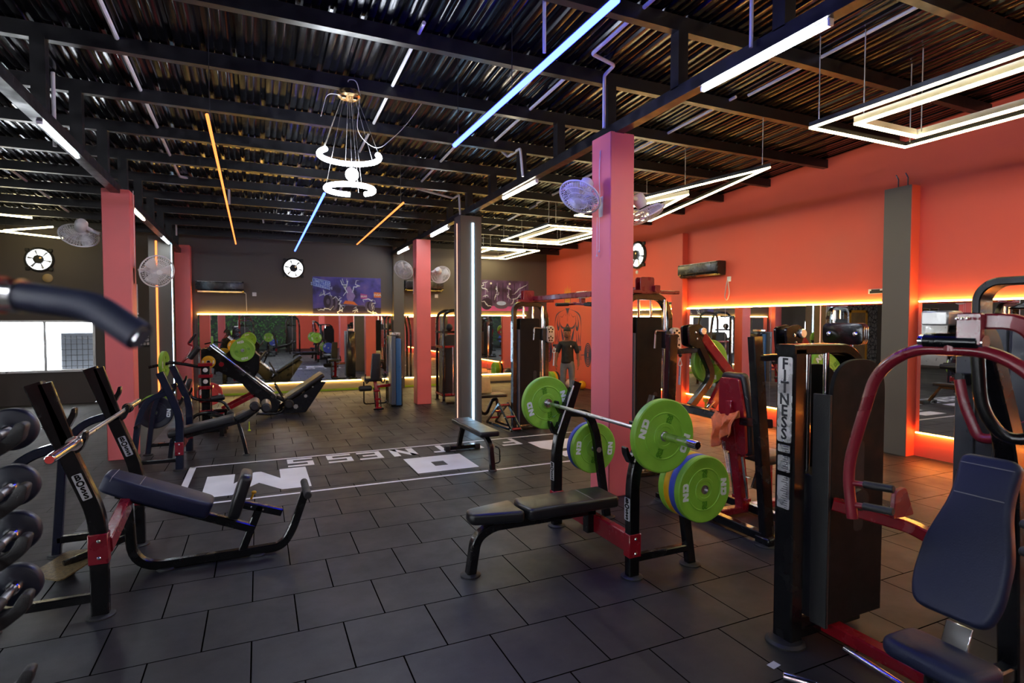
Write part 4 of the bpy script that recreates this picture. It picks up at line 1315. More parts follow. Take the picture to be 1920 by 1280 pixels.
pp = pad([(-.13, -.04), (.13, -.04), (.175, .30), (.16, .70), (-.16, .70), (-.175, .30)], V((3.848, 3.755, 1.25)), -Y3, tl, .085, M_vinyl, t, .028, 'back_pad', .05)
for k in range(5):
    stitch([(3.86 + .018 * k, 3.61, 1.1 - .06 * k), (3.88 + .014 * k, 3.60, 1.07 - .06 * k)], pp)
obj('seat_pad', MB().box((4.30, 3.75, .50), (.36, .34, .08), .03, None, 3), M_vinyl, t)
obj('seat_post', MB().bar([(4.3, 3.75, .05), (4.3, 3.75, .46)], .07, .07, Y3), M_redm, t)
for dy in (-.075, .075):
    obj('chrome_rod', MB().cyl((3.90, 3.75 + dy, .55), (3.975, 3.75 + dy, .14), .012, 10), M_chrome, t)
    obj('rod_clamp', MB().box((3.935, 3.75 + dy * .9, .56), (.05, .05, .03), .005).box((3.98, 3.75 + dy * .9, .15), (.05, .05, .03), .005), M_redm, t)
sp = []
for k in range(220):
    a = k * .75
    c = V((3.865, 3.86, .66)).lerp(V((3.93, 3.85, .36)), k / 219)
    sp.append(c + V((math.cos(a) * .014, math.sin(a) * .014, 0)))
obj('spring', MB().tube(sp, .003, 5), M_steel, t)
obj('adjust_bracket', MB().prism([(-.06, -.10), (.08, -.16), (.12, .0), (.0, .04)], (4.02, 3.62, .38), X3, Z3, -.01, .01), M_black, t)
obj('adjust_rod', MB().cyl((3.93, 3.84, .40), (3.95, 3.62, .36), .008, 8), M_chrome, t)

# towel hung over the v-beam and pad edge
N, Mv = 26, 30
vs, fs = [], []
for i in range(N + 1):
    for j in range(Mv + 1):
        u, v = i / N, j / Mv
        a = (u - .5)
        y = 3.79 - a * .30 * (1 - .25 * v) + .012 * math.sin(9 * v + 3 * u)
        fold = .022 * math.sin(u * 15 + 2.5 * v) * (.3 + v) + .012 * math.sin(u * 31 + 5 * v)
        z = .955 - .04 * math.sin(PI * u) * (1 - v) - v * (.27 + .06 * math.sin(u * 5 + .6)) + (.03 * a)
        x = 3.815 - .055 * math.sin(min(1, v * 2.2) * PI / 2) + fold
        vs.append((x, y, z))
k0 = len(vs)
for i in range(N + 1):                                  # short rear fall over the beam
    for j in range(1, 9):
        u, v = i / N, j / 8
        y = 3.79 - (u - .5) * .30
        vs.append((3.815 + .012 * v + .008 * math.sin(u * 14), y, .955 - .04 * math.sin(PI * u) + .03 * (u - .5) + .02 * math.sin(PI * min(1, v)) - .06 * v))
for i in range(N):
    for j in range(Mv):
        a = i * (Mv + 1) + j
        fs.append((a, a + 1, a + Mv + 2, a + Mv + 1))
    for j in range(8):
        a = (i * (Mv + 1)) if j == 0 else k0 + i * 8 + j - 1
        b_ = ((i + 1) * (Mv + 1)) if j == 0 else k0 + (i + 1) * 8 + j - 1
        fs.append((a, b_, k0 + (i + 1) * 8 + j, k0 + i * 8 + j))
tw = obj('towel', MB().add(vs, fs), M_orange, None, 60)
tag(tw, 'crumpled orange towel draped over the red-backed pad', 'towel')
so = tw.modifiers.new('thickness', 'SOLIDIFY')
so.thickness = .006

# ------------------------------------------------------------------ seated chest press at right with its weight tower
t = thing('chest_press', 'chest press with dark red arms, blue-grey backrest and tall black weight tower', 'chest press', (2.6, 1.6, 0))
obj('tower_post', MB().bar([(2.625, 2.14, .012), (2.625, 2.14, 1.60)], .12, .09, Y3), M_black, t)
obj('foot_disc', MB().lathe([(0, 0), (.10, 0), (.10, .01), (.085, .022), (0, .022)], (2.60, 2.13, 0), Z3, 28), M_rubber, t)
obj('top_band', MB().bar(fillet([(2.575, 2.14, 1.60), (3.02, 2.14, 1.60), (3.14, 2.14, 1.50), (3.16, 2.14, .1)], .12, 7), .12, .055, Y3, ch=.006), M_black, t)
xf = 2.578
pl = obj('name_plate', MB().prism(ring2([(-.045, 0), (.045, 0), (.045, .46), (-.045, .46)], .015, 4), (xf, 2.14, 1.10), -Y3, Z3, 0, .003), M_plaque, t)
mb = MB()
for k, ch in enumerate('FITNESS'):
    mb.text(ch, .085, (xf - .0045, 2.14, 1.52 - .063 * k), -Y3, Z3, .0008, .002, sx=.95)
obj('lettering', mb, M_rubber, pl)
for z0, z1 in ((1.045, 1.085), (.94, 1.025), (.74, .915)):
    q = obj('info_plate', MB().prism(ring2([(-.038, z0), (.038, z0), (.038, z1), (-.038, z1)], .006, 3), (xf, 2.14, 0), -Y3, Z3, 0, .0025), M_plaque, t)
    mb = MB()
    n = max(2, int((z1 - z0) / .012))
    for k in range(n):
        mb.bb((xf - .0032, 2.112, z0 + (z1 - z0) * (k + .35) / n), (xf - .0028, 2.112 + .02 + .03 * ((k * 37) % 10) / 10, z0 + (z1 - z0) * (k + .6) / n))
    obj('print', mb, M_rubber, q)
for y0, y1, nm in ((2.00, 2.10, 'near'), (2.19, 2.29, 'far')):
    obj('shroud_edge', MB().bb((2.745, y0, .10), (2.765, y1, 1.36), .003), M_blackmat, t)
obj('shroud_panel', MB().prism(ring2([(2.765, .12), (3.20, .12), (3.20, 1.545), (2.765, 1.545)], [0, 0, .2, .2], 12), (0, 2.012, 0), X3, Z3, -.012, .012, .003, 1), M_shroud, t)
obj('shroud_panel', MB().prism(ring2([(2.765, .12), (3.20, .12), (3.20, 1.50), (2.765, 1.50)], [0, 0, .2, .2], 12), (0, 2.285, 0), X3, Z3, -.012, .012, .003, 1), M_shroud, t)
obj('shroud_slot', MB().prism(ring2([(2.95, .6), (3.03, .6), (3.03, 1.1), (2.95, 1.1)], .035, 6), (0, 1.9995, 0), X3, Z3, -.0005, .001), M_rubber, t)
for y in (2.09, 2.2):
    obj('guide_rod', MB().cyl((2.83, y, .1), (2.83, y, 1.58), .016, 14), M_chrome, t)
obj('weight_stack', MB().bb((2.775, 2.04, .1), (2.99, 2.26, .9), .004), M_rubber, t)
obj('base_rail', MB().bar([(2.87, 2.1, .06), (2.87, 1.0, .06)], .08, .07, X3), M_redm, t)
obj('base_cross', MB().bar([(2.6, 2.14, .05), (3.16, 2.14, .05)], .1, .06, Y3), M_black, t)
obj('chrome_step', MB().cyl((2.70, 1.86, .085), (2.66, 1.5, .085), .014, 12), M_chrome, t)
obj('pulley_bar', MB().bar([(2.78, 2.0, .78), (2.98, 1.72, .72), (2.90, 1.3, .66)], .06, .07, Z3, .05), M_redm, t)
obj('pulley_bracket', MB().prism(ring2([(-.07, -.06), (.10, -.06), (.03, .09), (-.05, .08)], .02, 4), (2.92, 1.74, .83), X3, Z3, -.012, .012, .003, 1), M_maroon, t)
obj('pulley', MB().lathe([(0, -.012), (.055, -.012), (.045, 0), (.055, .012), (0, .012)], (2.79, 1.86, .84), Y3, 20), M_rubber, t)
obj('mast', MB().bar([(2.87, 1.235, .06), (2.80, 1.235, 1.2), (2.56, 1.235, 1.70), (2.42, 1.235, 1.745)], .08, .08, Y3, .15), M_black, t)
obj('frame_tube', MB().bar([(2.39, 1.19, 1.75), (2.40, 1.03, 1.75), (2.46, .98, 1.60), (2.70, .98, .06)], .05, .055, (.25, .2, 0), .06), M_maroon, t)
obj('pivot_plate', MB().prism(ring2([(-.04, -.07), (.04, -.07), (.04, .045), (-.04, .045)], .01, 3), (2.355, 1.175, 1.735), -Y3, Z3, -.012, .012, .003, 1), M_maroon, t)
for k in range(3):
    bolt((2.305, 1.158 + .017 * k, 1.76), (-1, 0, 0), t, .006)
obj('counterweight', MB().bb((2.33, 1.235, 1.735), (2.43, 1.33, 1.79), .006), M_alu, t)
obj('pivot_axle', MB().cyl((2.37, 1.335, 1.675), (2.37, 1.145, 1.675), .031, 20, ch=.006), M_black, t)
obj('axle_cap', MB().cyl((2.37, 1.35, 1.675), (2.37, 1.335, 1.675), .024, 18).cyl((2.37, 1.145, 1.675), (2.37, 1.132, 1.675), .026, 18), M_chrome, t)
arm = obj('press_arm', MB().tube(fillet([(2.37, 1.61, .885), (2.37, 1.64, 1.10), (2.37, 1.52, 1.54), (2.37, 1.38, 1.645), (2.37, 1.10, 1.645), (2.37, .96, 1.54), (2.37, .84, 1.10), (2.37, .87, .885)], .12, 8), .023, 16).cyl((2.37, 1.24, 1.64), (2.37, 1.24, 1.68), .028, 16), M_maroon, t)
for z in (1.04, .945):
    for y, s in ((1.625, -1), (.855, 1)):
        obj('handle_stub', MB().cyl((2.37, y, z), (2.38, y + s * .06, z + .005), .012, 12), M_maroon, arm)
        obj('grip', MB().cyl((2.38, y + s * .055, z + .005), (2.40, y + s * .17, z + .012), .0165, 14, ch=.003), M_rubber, arm)
obj('curved_brace', MB().tube(fillet([(2.46, 1.2, 1.62), (2.47, 1.19, 1.42), (2.52, 1.13, 1.30), (2.56, 1.0, 1.36)], .08), .022, 10), M_black, t)
yd = V((.27, 0, .58)).normalized()
pa = pad([(-.125, 0), (.125, 0), (.152, .10), (.148, .27), (.105, .44), (.098, .52), (.105, .645), (-.105, .645), (-.098, .52), (-.105, .44), (-.148, .27), (-.152, .10)], (2.41, 1.232, .61), -Y3, yd, .06, M_vinylb, t, .02, 'backrest', .05)
nn = (-Y3).cross(yd)
for s_, w_ in ((.475, .095), (.60, .10)):
    c = V((2.41, 1.232, .61)) + yd * s_ + nn * .0605
    stitch([c + Y3 * w_ - nn * .02, c + Y3 * (w_ - .012), c - Y3 * (w_ - .012), c - Y3 * w_ - nn * .02], pa, r=.0016)
pad([(-.17, 0), (.17, 0), (.16, .23), (-.16, .23)], (2.45, 1.235, .50), -Y3, V((-1, 0, .06)), .075, M_vinylb, t, .03, 'seat_pad', .06)
obj('seat_post', MB().bar([(2.33, 1.235, .03), (2.33, 1.235, .50)], .07, .07, Y3), M_black, t)
obj('seat_rail', MB().bar([(2.30, 1.235, .30), (2.84, 1.235, .30)], .06, .06, Y3), M_black, t)
obj('seat_plate', MB().box((2.44, 1.235, .52), (.012, .09, .12), .003, Matrix.Rotation(.4, 4, 'Y')), M_chrome, t)
obj('foot_bar', MB().bar([(2.3, 1.0, .03), (2.3, 1.5, .03)], .06, .05, X3), M_black, t)
tag(obj('steel_bar', MB().cyl((2.31, 1.90, .022), (2.62, 1.45, .022), .02, 16, ch=.003), M_chrome, None), 'loose chrome bar lying on the floor at the bottom right', 'bar')
tag(obj('paper_scrap', MB().prism([(0, 0), (.06, .01), (.055, .05), (-.005, .04)], (2.34, 1.98, .001), X3, Y3, 0, .0008), M_paper, None), 'scrap of pale paper on the floor by the weight tower', 'paper')

# ------------------------------------------------------------------ dark weight tower at the right edge
t = thing('pulldown_machine', 'tall dark weight tower with bent top tube at the right edge', 'exercise machine', (4.6, 1.9, 0))
obj('shroud_panel', MB().prism(ring2([(2.27, .04), (1.45, .04), (1.45, 1.74), (2.27, 1.74)], .02, 2), (4.40, 0, 0), Y3, Z3, 0, .02, .004, 1), M_blackmat, t)
for y0, y1 in ((2.27, 2.15), (2.05, 1.98), (1.96, 1.60)):
    obj('raised_panel', MB().bb((4.385, y1, .06), (4.40, y0, 1.72), .006), mat('dark_grey_panel', hx('2b2d31'), .35, var=.06), t)
obj('weight_stack', MB().bb((4.45, 1.55, .05), (4.75, 2.2, 1.2), .01), M_rubber, t)
obj('tower_side', MB().bb((4.40, 2.25, .04), (4.85, 2.27, 1.7), .004), M_blackmat, t)
obj('bent_frame', MB().bar(fillet([(4.42, 2.14, 1.70), (4.42, 2.14, 1.93), (4.42, 2.06, 2.01), (4.42, 1.3, 2.01), (4.42, 1.2, 1.9), (4.42, 1.2, .05)], .1, 7), .16, .05, X3), M_black, t)
obj('top_shade', MB().prism([(2.02, 1.83), (1.80, 1.95), (1.55, 1.95), (1.5, 1.83)], (4.45, 0, 0), Y3, Z3, 0, .3, .01, 1), M_black, t)
obj('lever_arm', MB().tube(fillet([(4.30, 2.2, 1.36), (4.30, 2.17, 1.2), (4.30, 2.08, .98), (4.30, 1.98, 1.0), (4.38, 1.86, 1.10)], .12, 7), .032, 12), M_maroon, t)
obj('arm_grip', MB().tube([(4.32, 1.92, 1.05), (4.42, 1.78, 1.13)], .036, 12), M_rubber, t)
obj('arm_bracket', MB().bar([(4.30, 2.2, 1.36), (4.42, 2.2, 1.36)], .06, .08, Y3), M_black, t)
obj('guide_rod', MB().cyl((4.39, 2.10, 1.2), (4.39, 2.10, 1.7), .014, 10), M_chrome, t)
obj('base_bar', MB().bb((4.2, 1.3, 0), (5.0, 1.4, .05), .005).bb((4.2, 2.2, 0), (5.0, 2.3, .05), .005), M_black, t)

# ------------------------------------------------------------------ head of a pad machine behind the press
t = thing('standing_pad_machine', 'black bolted pad on a chrome post, seen above the chest press tower', 'exercise machine', (5.0, 3.53, 0))
for k in range(3):
    obj('pad_plate', MB().prism(ring2([(-.20, -.10), (.20, -.10), (.20, .10), (-.20, .10)], .06, 6), (5.0 + .05 * k, 3.53 + .015 * k, 1.635), -Y3, Z3, -.02, .015, .006, 2), M_black if k == 0 else M_navy, t)
for s in (-1, 1):
    bolt((4.985, 3.53 + s * .13, 1.635), (-1, 0, 0), t, .022)
obj('post', MB().cyl((5.08, 3.53, .02), (5.08, 3.53, 1.54), .04, 16), M_chrome, t)
obj('base', MB().bb((4.8, 3.2, 0), (5.4, 3.86, .06), .01), M_black, t)

# ------------------------------------------------------------------ things behind the grey column
t = thing('cream_back_bench', 'weight bench with upright cream back pad behind the grey column', 'weight bench', (3.85, 9.6, 0))
pad([(3.62, 9.42), (4.16, 9.42), (4.16, 9.78), (3.62, 9.78)], (0, 0, .36), X3, Y3, .06, M_vinyl, t, .02, 'seat_pad', .03)
pad([(-.17, 0), (.17, 0), (.13, .30), (-.17, .30)], (3.76, 9.66, .42), X3, V((0, .12, 1)), .06, M_cream, t, .02, 'back_pad', .03)
obj('curved_leg', MB().bar([(3.62, 9.62, .36), (3.72, 9.62, .06), (3.82, 9.62, .04), (3.92, 9.58, .30), (4.0, 9.55, .32), (4.02, 9.5, .012)], .06, .05, Y3, .1), M_black, t)
obj('leg', MB().bar([(3.60, 9.75, .36), (3.60, 9.75, .012)], .05, .05, Y3), M_black, t)
t = thing('step_ladder_trainer', 'small red and black ladder-shaped footrest standing on the floor', 'footrest', (3.7, 8.4, 0))
for x in (3.52, 3.68):
    obj('side_rail', MB().bar([(x + .10, 8.02, .02), (x, 8.32, .42)], .02, .05, X3), M_black, t)
    obj('rear_rail', MB().bar([(x, 8.32, .42), (x + .02, 8.9, .03)], .02, .04, X3), M_black, t)
    obj('base_rail', MB().bar([(x + .08, 8.1, .04), (x + .02, 8.9, .03)], .02, .04, X3), M_black, t)
    for q in (.05, .5, .95):
        bolt((x + .10 - .10 * q - .011, 8.02 + .30 * q, .02 + .40 * q), (-1, 0, 0), t, .012)
for q in (.04, .48, .92):
    obj('red_rung', MB().box((3.70 - .10 * q, 8.02 + .30 * q, .03 + .40 * q), (.15, .06, .03), .005, Matrix.Rotation(-.5, 4, 'X')), M_redm, t)
for q in (.4, .75):
    obj('rear_rung', MB().box((3.61, 8.32 + .58 * q, .42 - .39 * q), (.15, .05, .025), .005), M_redm, t)

# loaded bar and balls by the mural
t = thing('barbell', 'short loaded bar lying on the floor below the wall mural', 'barbell', (7.0, 12.9, .225))
obj('shaft', MB().cyl((6.62, 12.9, .225), (7.7, 12.9, .225), .014, 12), M_steel, t)
obj('sleeve', MB().cyl((6.7, 12.9, .225), (7.2, 12.9, .225), .025, 16), M_chrome, t)
for k, (c, lb) in enumerate((('green', 'front green plate on the floor bar by the mural'), ('green', 'second green plate on the floor bar by the mural'), ('yellow', 'yellow plate on the floor bar by the mural'), ('black', 'black plate at the back of the floor bar by the mural'))):
    plate(c, (6.88 + .062 * k, 12.9, .225), lb, (0, 0, PI / 2), .225, .058)
for p, r, lb, mm in (((7.42, 12.75, .12), .12, 'pale pink ball on the floor by the mural', M_ball), ((7.25, 12.32, .11), .11, 'pale pink ball nearest the standing man', M_ball), ((7.60, 12.45, .11), .11, 'yellow ball on the floor behind the standing man', M_yellow), ((7.45, 13.25, .13), .13, 'black ball on the floor in the mural corner', M_rubber), ((7.15, 13.45, .13), .13, 'black ball left of the other black one in the mural corner', M_rubber)):
    b_ = obj('exercise_ball', MB().sphere((0, 0, 0), r, u=24, v=14), mm, None, 60)
    b_.location = p
    tag(b_, lb, 'ball', 'exercise balls by the mural')

# ------------------------------------------------------------------ rack of fixed barbells at the left edge
t = thing('barbell_rack', 'black upright rack with J-hooks at the left edge of the view', 'barbell rack', (-1.0, 2.0, 0))
for y in (2.42, 1.45):
    obj('upright', MB().bar([(-1.02, y, .02), (-1.02, y, 1.55)], .06, .06, Y3), M_black, t)
    obj('foot_bar', MB().bb((-1.35, y - .04, 0), (-.70, y + .04, .05), .006), M_black, t)
    for z in (1.35, 1.14, .965, .765, .50):
        obj('j_hook', MB().prism(ring2([(0, -.06), (.10, -.07), (.20, -.05), (.265, .0), (.28, .06), (.25, .065), (.22, .01), (.17, -.015), (.12, -.01), (.10, .04), (0, .05)], .015, 3), (-1.0, y, z - .005), X3, Z3, -.025, .025, .005, 2), M_blackmat, t)
obj('cross_tube', MB().bar([(-1.02, 1.45, 1.5), (-1.02, 2.42, 1.5)], .05, .05, X3).bar([(-1.02, 1.45, .2), (-1.02, 2.42, .2)], .05, .05, X3), M_black, t)
for z, lb in ((1.35, 'topmost fixed barbell on the rack at the left edge'), (1.14, 'second fixed barbell from the top of the left rack'), (.965, 'third fixed barbell from the top of the left rack'), (.765, 'lowest fixed barbell on the left rack, above the empty hook')):
    x = -.845 + .006
    b_ = thing('fixed_barbell', lb, 'barbell', (x, 2.0, z), 'fixed barbells on the left rack')
    obj('bar', MB().cyl((x, 1.15, z), (x, 2.68, z), .0145, 14), M_steel, b_)
    obj('grip', MB().cyl((x, 1.3, z), (x, 2.50, z), .02, 14), M_rubber, b_)
    for y, d in ((2.655, 1), (1.18, -1)):
        obj('head', MB().lathe([(0, -.022), (.070, -.022), (.0765, -.017), (.079, -.008), (.079, .008), (.0765, .017), (.070, .022), (0, .022)], (x, y, z), Y3, 36), M_blackp, b_)
        obj('collar', MB().lathe([(.014, 0), (.026, 0), (.026, .018), (.020, .03), (.014, .03)], (x, y - d * .022, z), (0, -d, 0), 22), M_chrome, b_)

# ------------------------------------------------------------------ lat bar hung on a red-armed machine beside the viewer
t = thing('lat_machine', 'red machine arm with a bent black-gripped bar, blurred at the left edge', 'exercise machine', (-.80, 1.05, 0))
obj('post', MB().bar([(-.80, 1.05, .02), (-.80, 1.05, 2.2)], .07, .07, X3), M_redm, t)
obj('base', MB().bb((-1.0, .85, 0), (-.6, 1.25, .04), .006), M_black, t)
obj('upper_arm', MB().tube(fillet([(-.80, 1.05, 1.95), (-.40, .95, 1.95), (-.326, .92, 1.90), (-.315, .912, 1.785)], .05), .0085, 12), M_maroon, t)
hb = obj('bar', MB().tube(fillet([(-.50, .99, 1.79), (-.27, .892, 1.782), (-.185, .853, 1.768), (-.133, .829, 1.728)], .02), .014, 14), M_chrome, t)
obj('grip', MB().tube(fillet([(-.268, .891, 1.781), (-.185, .853, 1.768), (-.136, .830, 1.731)], .02, 6), .0185, 18), M_grip, t)
obj('grip_collar', MB().cyl((-.288, .900, 1.7825), (-.268, .891, 1.7815), .021, 18), M_chrome, t)
obj('arm_joint', MB().cyl((-.335, .921, 1.785), (-.290, .901, 1.783), .024, 18), M_maroon, t)
obj('bar_mount', MB().cyl((-.80, 1.05, 1.80), (-.48, .982, 1.79), .02, 12), M_maroon, t)
# ------------------------------------------------------------------ wall fans
def fan(mount, wn, c, face, label, cord=0):
    """oscillating wall fan: mount point, wall normal, cage centre, facing direction"""
    mount, wn, c, face = V(mount), V(wn), V(c), V(face).normalized()
    t = thing('wall_fan', label, 'wall fan', mount, 'white fans on the pillars')
    side = wn.cross(Z3)
    obj('wall_bracket', MB().prism(ring2([(-.05, -.13), (.05, -.13), (.06, .10), (-.06, .10)], .03, 5), mount, side, Z3, 0, .07, .015, 3) if True else None, M_plastic, t)
    back = c - face * .17
    obj('neck', MB().tube(fillet([mount + wn * .05 + Z3 * .05, mount + wn * .11 + Z3 * .07, back], .05), .025, 12), M_plastic, t)
    obj('motor_housing', MB().lathe([(0, 0), (.045, .005), (.065, .03), (.07, .08), (.06, .13), (.05, .15), (0, .15)], c - face * .24, face, 22), M_plastic, t)
    a = face.orthogonal().normalized()
    b_ = face.cross(a)
    g = MB()
    R = .205
    prof = [(0.03, .055), (.08, .055), (.13, .048), (.17, .034), (R, 0)]
    for s, dd in ((1, 1), (-1, 1.15)):
        for k in range(40):
            th = 2 * PI * k / 40
            d = a * math.cos(th) + b_ * math.sin(th)
            g.tube([c + d * r + face * (h * s * dd) for r, h in prof], .003, 4)
        for r, h in ((.03, .055), (.10, .053), (.155, .041)):
            g.tube([c + (a * math.cos(2 * PI * k / 32) + b_ * math.sin(2 * PI * k / 32)) * r + face * (h * s * dd) for k in range(32)], .0032, 4, closed=True)
    g.tube([c + (a * math.cos(2 * PI * k / 44) + b_ * math.sin(2 * PI * k / 44)) * R for k in range(44)], .009, 8, closed=True)
    obj('guard_cage', g, M_plastic, t)
    obj('front_badge', MB().cyl(c + face * .052, c + face * .062, .034, 20), M_plastic, t)
    for k in range(3):
        th = 2 * PI * k / 3 + .4
        vs, fs = [], []
        for i in range(7):
            r = .03 + .15 * i / 6
            for j in range(5):
                an = th + (j / 4 - .5) * (1.25 - .3 * i / 6)
                d = a * math.cos(an) + b_ * math.sin(an)
                vs.append(c + d * r + face * ((j / 4 - .5) * .05))
        for i in range(6):
            for j in range(4):
                q = i * 5 + j
                fs.append((q, q + 1, q + 6, q + 5))
        bl = obj('blade', MB().add(vs, fs), M_plastic, t)
        sm = bl.modifiers.new('s', 'SOLIDIFY')
        sm.thickness = .003
    if cord:
        m2 = MB()
        for s in (-1, 1):
            p = mount + side * (.02 * s) + wn * .03 + Z3 * -.12
            m2.tube([p, p - Z3 * (cord + .02 * s)], .0022, 5)
            m2.sphere(p - Z3 * (cord + .02 * s), .008, (1, 1, 1.6), 8, 6)
        obj('pull_cord', m2, M_plastic, t)
    m2 = MB()
    p = mount + wn * .012 + Z3 * .10
    m2.tube(fillet([p, p + Z3 * .25 + side * .015, p + Z3 * .45 - side * .01, (p.x, p.y, 3.42)], .1), .004, 5)
    obj('power_cable', m2, M_plastic, t)
    return t


fan((3.14, 4.80, 2.91), -X3, (2.86, 4.74, 2.955), (-.55, -.25, -.75), 'white wall fan on the left face of the big red pillar', .36)
fan((3.42, 4.80, 2.95), X3, (3.73, 4.84, 2.87), (.50, -.05, -.85), 'white wall fan on the right face of the big red pillar')
fan((-1.75, 8.60, 2.80), -X3, (-2.02, 8.62, 2.82), (-.25, .55, -.55), 'white wall fan on the left side of the left red pillar')
fan((-1.45, 8.60, 2.35), X3, (-1.19, 8.56, 2.40), (.45, -.75, -.25), 'white wall fan on the right side of the left red pillar', .4)
fan((3.02, 11.69, 2.78), -X3, (2.77, 11.64, 2.82), (-.55, -.6, -.45), 'white wall fan on the left of the middle red pillar', .3)
fan((3.33, 11.69, 2.75), X3, (3.60, 11.72, 2.76), (.45, .6, -.35), 'white wall fan on the right of the middle red pillar')


# ------------------------------------------------------------------ exhaust fans
def exhaust(c, n, label, R=.215):
    c, n = V(c), V(n)
    s = n.cross(Z3)
    t = thing('exhaust_fan', label, 'exhaust fan', c)
    fr = MB()
    fr.lathe([(R * 1.0, -.01), (R * 1.16, 0), (R * 1.2, .02), (R * 1.12, .05), (R, .05), (R * 1.0, -.01)], c, n, 40)
    obj('ring_housing', fr, M_rubber, t)
    br = MB()
    for a in (.25, .75, 1.25, 1.75):
        d = s * math.cos(a * PI) + Z3 * math.sin(a * PI)
        br.box(c + d * R * 1.28 + n * .012, (.07, .07, .012 if False else .07), .01)
    obj('corner_bracket', br, M_blackmat, t)
    obj('opening', MB().cyl(c + n * .002, c + n * .004, R * .99, 40), E_day, t)
    sp = MB()
    for a in (.25, .75, 1.25, 1.75):
        d = s * math.cos(a * PI) + Z3 * math.sin(a * PI)
        sp.bar([c + n * .055 + d * .03, c + n * .045 + d * R * 1.1], .014, .012, n)
    obj('support_arm', sp, M_rubber, t)
    obj('motor', MB().cyl(c + n * .02, c + n * .10, R * .42, 24, ch=.012), M_rubber, t)
    for k in range(6):
        a = 2 * PI * k / 6 + .2
        d0 = s * math.cos(a - .12) + Z3 * math.sin(a - .12)
        d1 = s * math.cos(a + .12) + Z3 * math.sin(a + .12)
        obj('blade', MB().add([c + n * .012 + d0 * .06, c + n * .03 + d1 * .06, c + n * .03 + d1 * R * .95, c + n * .012 + d0 * R * .95], [(0, 1, 2, 3)]), M_alu, t)
    obj('terminal', MB().cyl(c + n * .1 - s * R * .2 * (1) + Z3 * .03, c + n * .106 - s * R * .2 + Z3 * .03, .02, 14), M_gold, t)


exhaust((-4.15, YB, 3.04), -Y3, 'round exhaust fan high on the dark wall at far left')
exhaust((.80, YB, 3.05), -Y3, 'round exhaust fan on the back wall below the ice-blue LED')
exhaust((XR, 10.4, 3.24), -X3, 'exhaust fan on the red wall just right of the big pillar', .26)


# ------------------------------------------------------------------ air conditioners
def split_ac(p0, p1, z0, z1, n, label, sock, drain):
    p0, p1, n = V(p0), V(p1), V(n)
    c = (p0 + p1) / 2
    L = (p1 - p0).length
    xd = (p1 - p0).normalized()
    t = thing('air_conditioner', label, 'air conditioner', (c.x, c.y, z0))
    H = z1 - z0
    prof = ring2([(.004, 0), (.13, .0), (.21, .06), (.21, H - .02), (.18, H), (.004, H)], .02, 4)
    o = V((p0.x, p0.y, z0))
    # extrude the side profile along the wall
    mb = MB().prism(prof, o, n, Z3, 0, L, .006, 2)
    ctr = sum((V(v) for v in mb.v), V()) / len(mb.v)
    if (ctr - V((c.x, c.y, ctr.z))).dot(xd) < -.1 * L:
        mb = MB().prism(prof, o, n, Z3, -L, 0, .006, 2)
    elif (ctr - V((c.x, c.y, ctr.z))).dot(xd) > .1 * L:
        mb = MB().prism(prof, o, n, Z3, -L, 0, .006, 2)
    obj('body', mb, M_acblack, t)
    q = c + n * .175 + Z3 * (z0 + .018 - c.z)
    a_, b_ = q - xd * L * .46, q + xd * L * .46
    obj('louvre', MB().bar([a_, b_], .05, .012, (n + Z3 * .8)), M_plastic if 'louvre' in label else M_acblack, t)
    q = c + n * .20 + Z3 * (z1 - .012 - c.z)
    obj('trim_line', MB().bar([q - xd * L * .46, q + xd * L * .46], .008, .01, n), M_alu, t)
    if drain:
        obj('drain_hose', MB().tube(fillet([V(p) for p in drain], .06), .008, 6), M_pvc, t)
    s = V(sock)
    so = MB().box(s + n * .006, [abs(v) for v in (xd * .09 + n * .012 + Z3 * .09)], .003)
    tag(obj('power_socket', so, M_white, None, loc=s), 'white power socket beside the ' + label.split(' conditioner')[0] + ' conditioner' + label.split(' conditioner')[1][:40], 'socket')


split_ac((-1.30, YB, 0), (-.30, YB, 0), 2.42, 2.68, -Y3, 'black air conditioner with open louvre above the leg press', (-.08, YB, 2.40),
         [(-.32, YB - .02, 2.44), (-.26, YB - .02, 2.42), (-.25, YB - .02, 1.95)])
split_ac((3.52, YB, 0), (4.56, YB, 0), 2.56, 2.83, -Y3, 'black air conditioner behind the middle red pillar', (4.42, YB, 2.44), None)
split_ac((XR, 8.84, 0), (XR, 7.78, 0), 2.60, 2.86, -X3, 'black air conditioner on the red wall', (XR, 7.70, 2.52), [(XR - .03, 7.72, 2.5), (XR - .03, 7.78, 2.2), (XR - .03, 7.72, 2.12), (XR - .03, 7.66, 2.25), (XR - .03, 7.70, 2.48)])

# switch plates and small wall pieces
t = thing('switch_board', 'switch board with white modules low on the dark wall behind the left pillar', 'switch board', (-2.33, YB, 1.34))
obj('box', MB().bb((-2.46, YB - .03, 1.2), (-2.18, YB, 1.5), .006), M_blackmat, t)
for k in range(2):
    obj('module', MB().bb((-2.40, YB - .036, 1.40 - .09 * k), (-2.24, YB - .03, 1.465 - .09 * k), .002), M_white, t)
for k in range(3):
    obj('switch', MB().bb((-2.41 + .065 * k, YB - .036, 1.225), (-2.365 + .065 * k, YB - .03, 1.285), .002), M_white, t)
tag(obj('ceiling_rose', MB().lathe([(0, 0), (.09, 0), (.09, .02), (.05, .05), (0, .05)], (-4.02, YB, 2.66), -Y3, 20), M_beige), 'round pale cap under the far-left exhaust fan', 'cap')
tag(obj('ceiling_rose', MB().lathe([(0, 0), (.04, 0), (.04, .02), (0, .03)], (XR, 10.42, 2.86), -X3, 16), M_plastic), 'small white cap under the exhaust fan on the red wall', 'cap')
